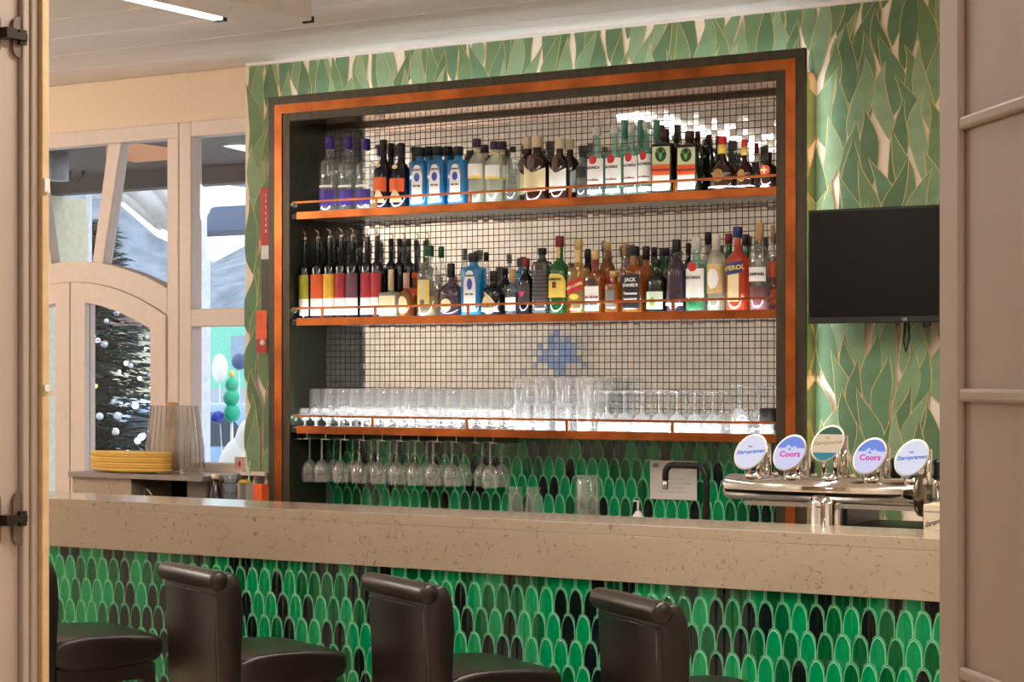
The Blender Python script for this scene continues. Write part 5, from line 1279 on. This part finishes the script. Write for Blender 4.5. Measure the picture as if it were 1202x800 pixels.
for (x, y, z) in tips:
    if y > .25 or z > 2.2 or z < .8: continue
    r = fr_.uniform(.013, .026); k = 0 if fr_.random() < .7 else fr_.choice((1, 2))
    if fr_.random() < .55: link('fairy_light', MB().ball((x, y, z), r, 8, 6).mesh('fairy_light', lb_[k]), t)
    else: link('bauble', MB().ball((x, y, z), r * 1.2, 10, 7).mesh('bauble', mat('silver_bauble', C(210, 214, 226), .25, .5)), t)
    cnt += 1
    if cnt > 120: break
# balloon tree, balloons, car, snow figure
Yb_ = 11.5
bx_ = PX(272, Yb_)
t = thing('balloon_fir', (bx_, Yb_, -.02), 'teal balloon fir with a yellow top outside the right window', 'balloon figure')
s_ = 1.0 / hpm(272, Yb_)
zb_ = lambda y: PZ(272, y, Yb_) + .02
link('lower_ball', MB().ball((0, 0, zb_(484)), (.065, .06, .073), 16, 10).mesh('lower_ball', mat('teal_balloon', C(20, 178, 140), .3)), t)
link('middle_ball', MB().ball((0, -.005, zb_(466)), (.066, .06, .066), 16, 10).mesh('middle_ball', mat('teal_balloon', C(20, 178, 140), .3)), t)
link('upper_ball', MB().ball((0, 0, zb_(451)), (.052, .05, .058), 16, 10).mesh('upper_ball', mat('teal_balloon', C(20, 178, 140), .3)), t)
link('star', MB().ball((0, 0, zb_(438.5)), (.024, .02, .03), 6, 4).mesh('star', mat('yellow_balloon', C(240, 214, 90), .4)), t)
link('pole', MB().lathe([(.012, 0), (.012, zb_(494))], 8).mesh('pole', M_label), t)
t = thing('balloon', (PX(255, Yb_), Yb_, PZ(255, 489, Yb_)), 'royal-blue balloon beside the teal balloon fir', 'balloon')
link('skin', MB().ball((0, 0, 0), (.06, .05, .045), 16, 10, mx=Matrix.Rotation(radians(-20), 4, 'Y')).mesh('skin', mat('royal_blue_balloon', C(58, 76, 196), .3)), t)
link('string', MB().tube([(.03, 0, -.05), (.06, 0, -.5), (.1, 0, -PZ(255, 489, Yb_))], .004, 5).mesh('string', M_label), t)
t = thing('balloon', (PX(258, 16), 16, PZ(258, 432, 16)), 'white oval balloon in front of the mint-green house', 'balloon')
link('skin', MB().ball((0, 0, 0), (.085, .08, .15), 16, 10).mesh('skin', M_label), t)
link('string', MB().tube([(0, 0, -.14), (.02, 0, -PZ(258, 432, 16))], .005, 5).mesh('string', M_label), t)
t = thing('balloon', (PX(281, 15.6), 15.6, PZ(281, 424, 15.6)), 'slate-grey balloon by the grey window of the mint-green house', 'balloon')
link('skin', MB().ball((0, 0, 0), (.08, .08, .085), 16, 10).mesh('skin', mat('slate_balloon', C(70, 90, 130), .4)), t)
link('string', MB().tube([(0, 0, -.08), (.02, 0, -PZ(281, 424, 15))], .005, 5).mesh('string', M_label), t)
Yc_ = 14.2
xc_ = PX(268, Yc_)
t = thing('parked_car', (xc_, Yc_, -.02), 'blue-silver car parked outside the right window', 'car')
prof = [(-1.9, .25), (-1.95, .6), (-1.5, .78), (-.95, .86), (-.45, 1.28), (.75, 1.30), (1.35, .92), (1.9, .8), (1.95, .3)]
o = link('body', MB().prism([(x, z) for x, z in prof], -.8, .8).mesh('body', mat('silver_blue_paint', C(150, 178, 210), .25, .3)), t); bevel(o, .08, 3)
link('windows', MB().prism([(-.78, .9), (.95, .93), (.66, 1.22), (-.40, 1.21)], -.81, .81).mesh('windows', mat('dark_car_glass', C(50, 64, 80), .1)), t)
for sx in (-1.2, 1.2):
    for sy in (-.82, .62): link('wheel', MB().lathe([(0, 0), (.31, 0), (.33, .04), (.33, .16), (.31, .2), (0, .2)], 18, mx=Matrix.Translation((sx, sy + .2, .33)) @ Matrix.Rotation(pi / 2, 4, 'X')).mesh('wheel', M_mblack), t)
t = thing('parked_car', (PX(72, 17.), 17.0, -.02), 'pale car partly hidden behind the fir, left', 'car')
o = link('body', MB().prism([(x, z) for x, z in prof], -.8, .8).mesh('body', mat('white_blue_paint', C(200, 214, 226), .25, .2)), t); bevel(o, .08, 3)
link('windows', MB().prism([(-.78, .9), (.95, .93), (.66, 1.22), (-.40, 1.21)], -.81, .81).mesh('windows', mat('dark_car_glass', C(50, 64, 80), .1)), t)
for sx in (-1.2, 1.2): link('wheel', MB().lathe([(0, 0), (.31, 0), (.33, .04), (.33, .16), (.31, .2), (0, .2)], 18, mx=Matrix.Translation((sx, -.62, .33)) @ Matrix.Rotation(pi / 2, 4, 'X')).mesh('wheel', M_mblack), t)
t = thing('snow_figure', (PX(286, 9.6), 9.6, -.02), 'white rounded snow figure low at the right window corner', 'figure')
link('lower_body', MB().ball((0, 0, PZ(284, 556, 9.6) + .0), (.17, .16, .26), 18, 10).mesh('lower_body', M_label), t)
link('upper_body', MB().ball((.06, 0, PZ(284, 520, 9.6) + .02), (.10, .10, .16), 18, 10).mesh('upper_body', M_label), t)
link('stand', MB().lathe([(.15, 0), (.12, PZ(284, 575, 9.6))], 14).mesh('stand', M_label), t)

# ================================================================== seen only in the mirror mosaic
t = thing('wall_picture', (-6.12, 2.58, 1.66), 'blue picture on the partition wall, seen only in the mirror tiles', 'picture')
part(MB().box(-.13, .13, 0, .015, -.12, .12), 'canvas', mat('sky_blue_canvas', C(96, 140, 206), .7), t, world=False)
SC.view_layers[0].update()
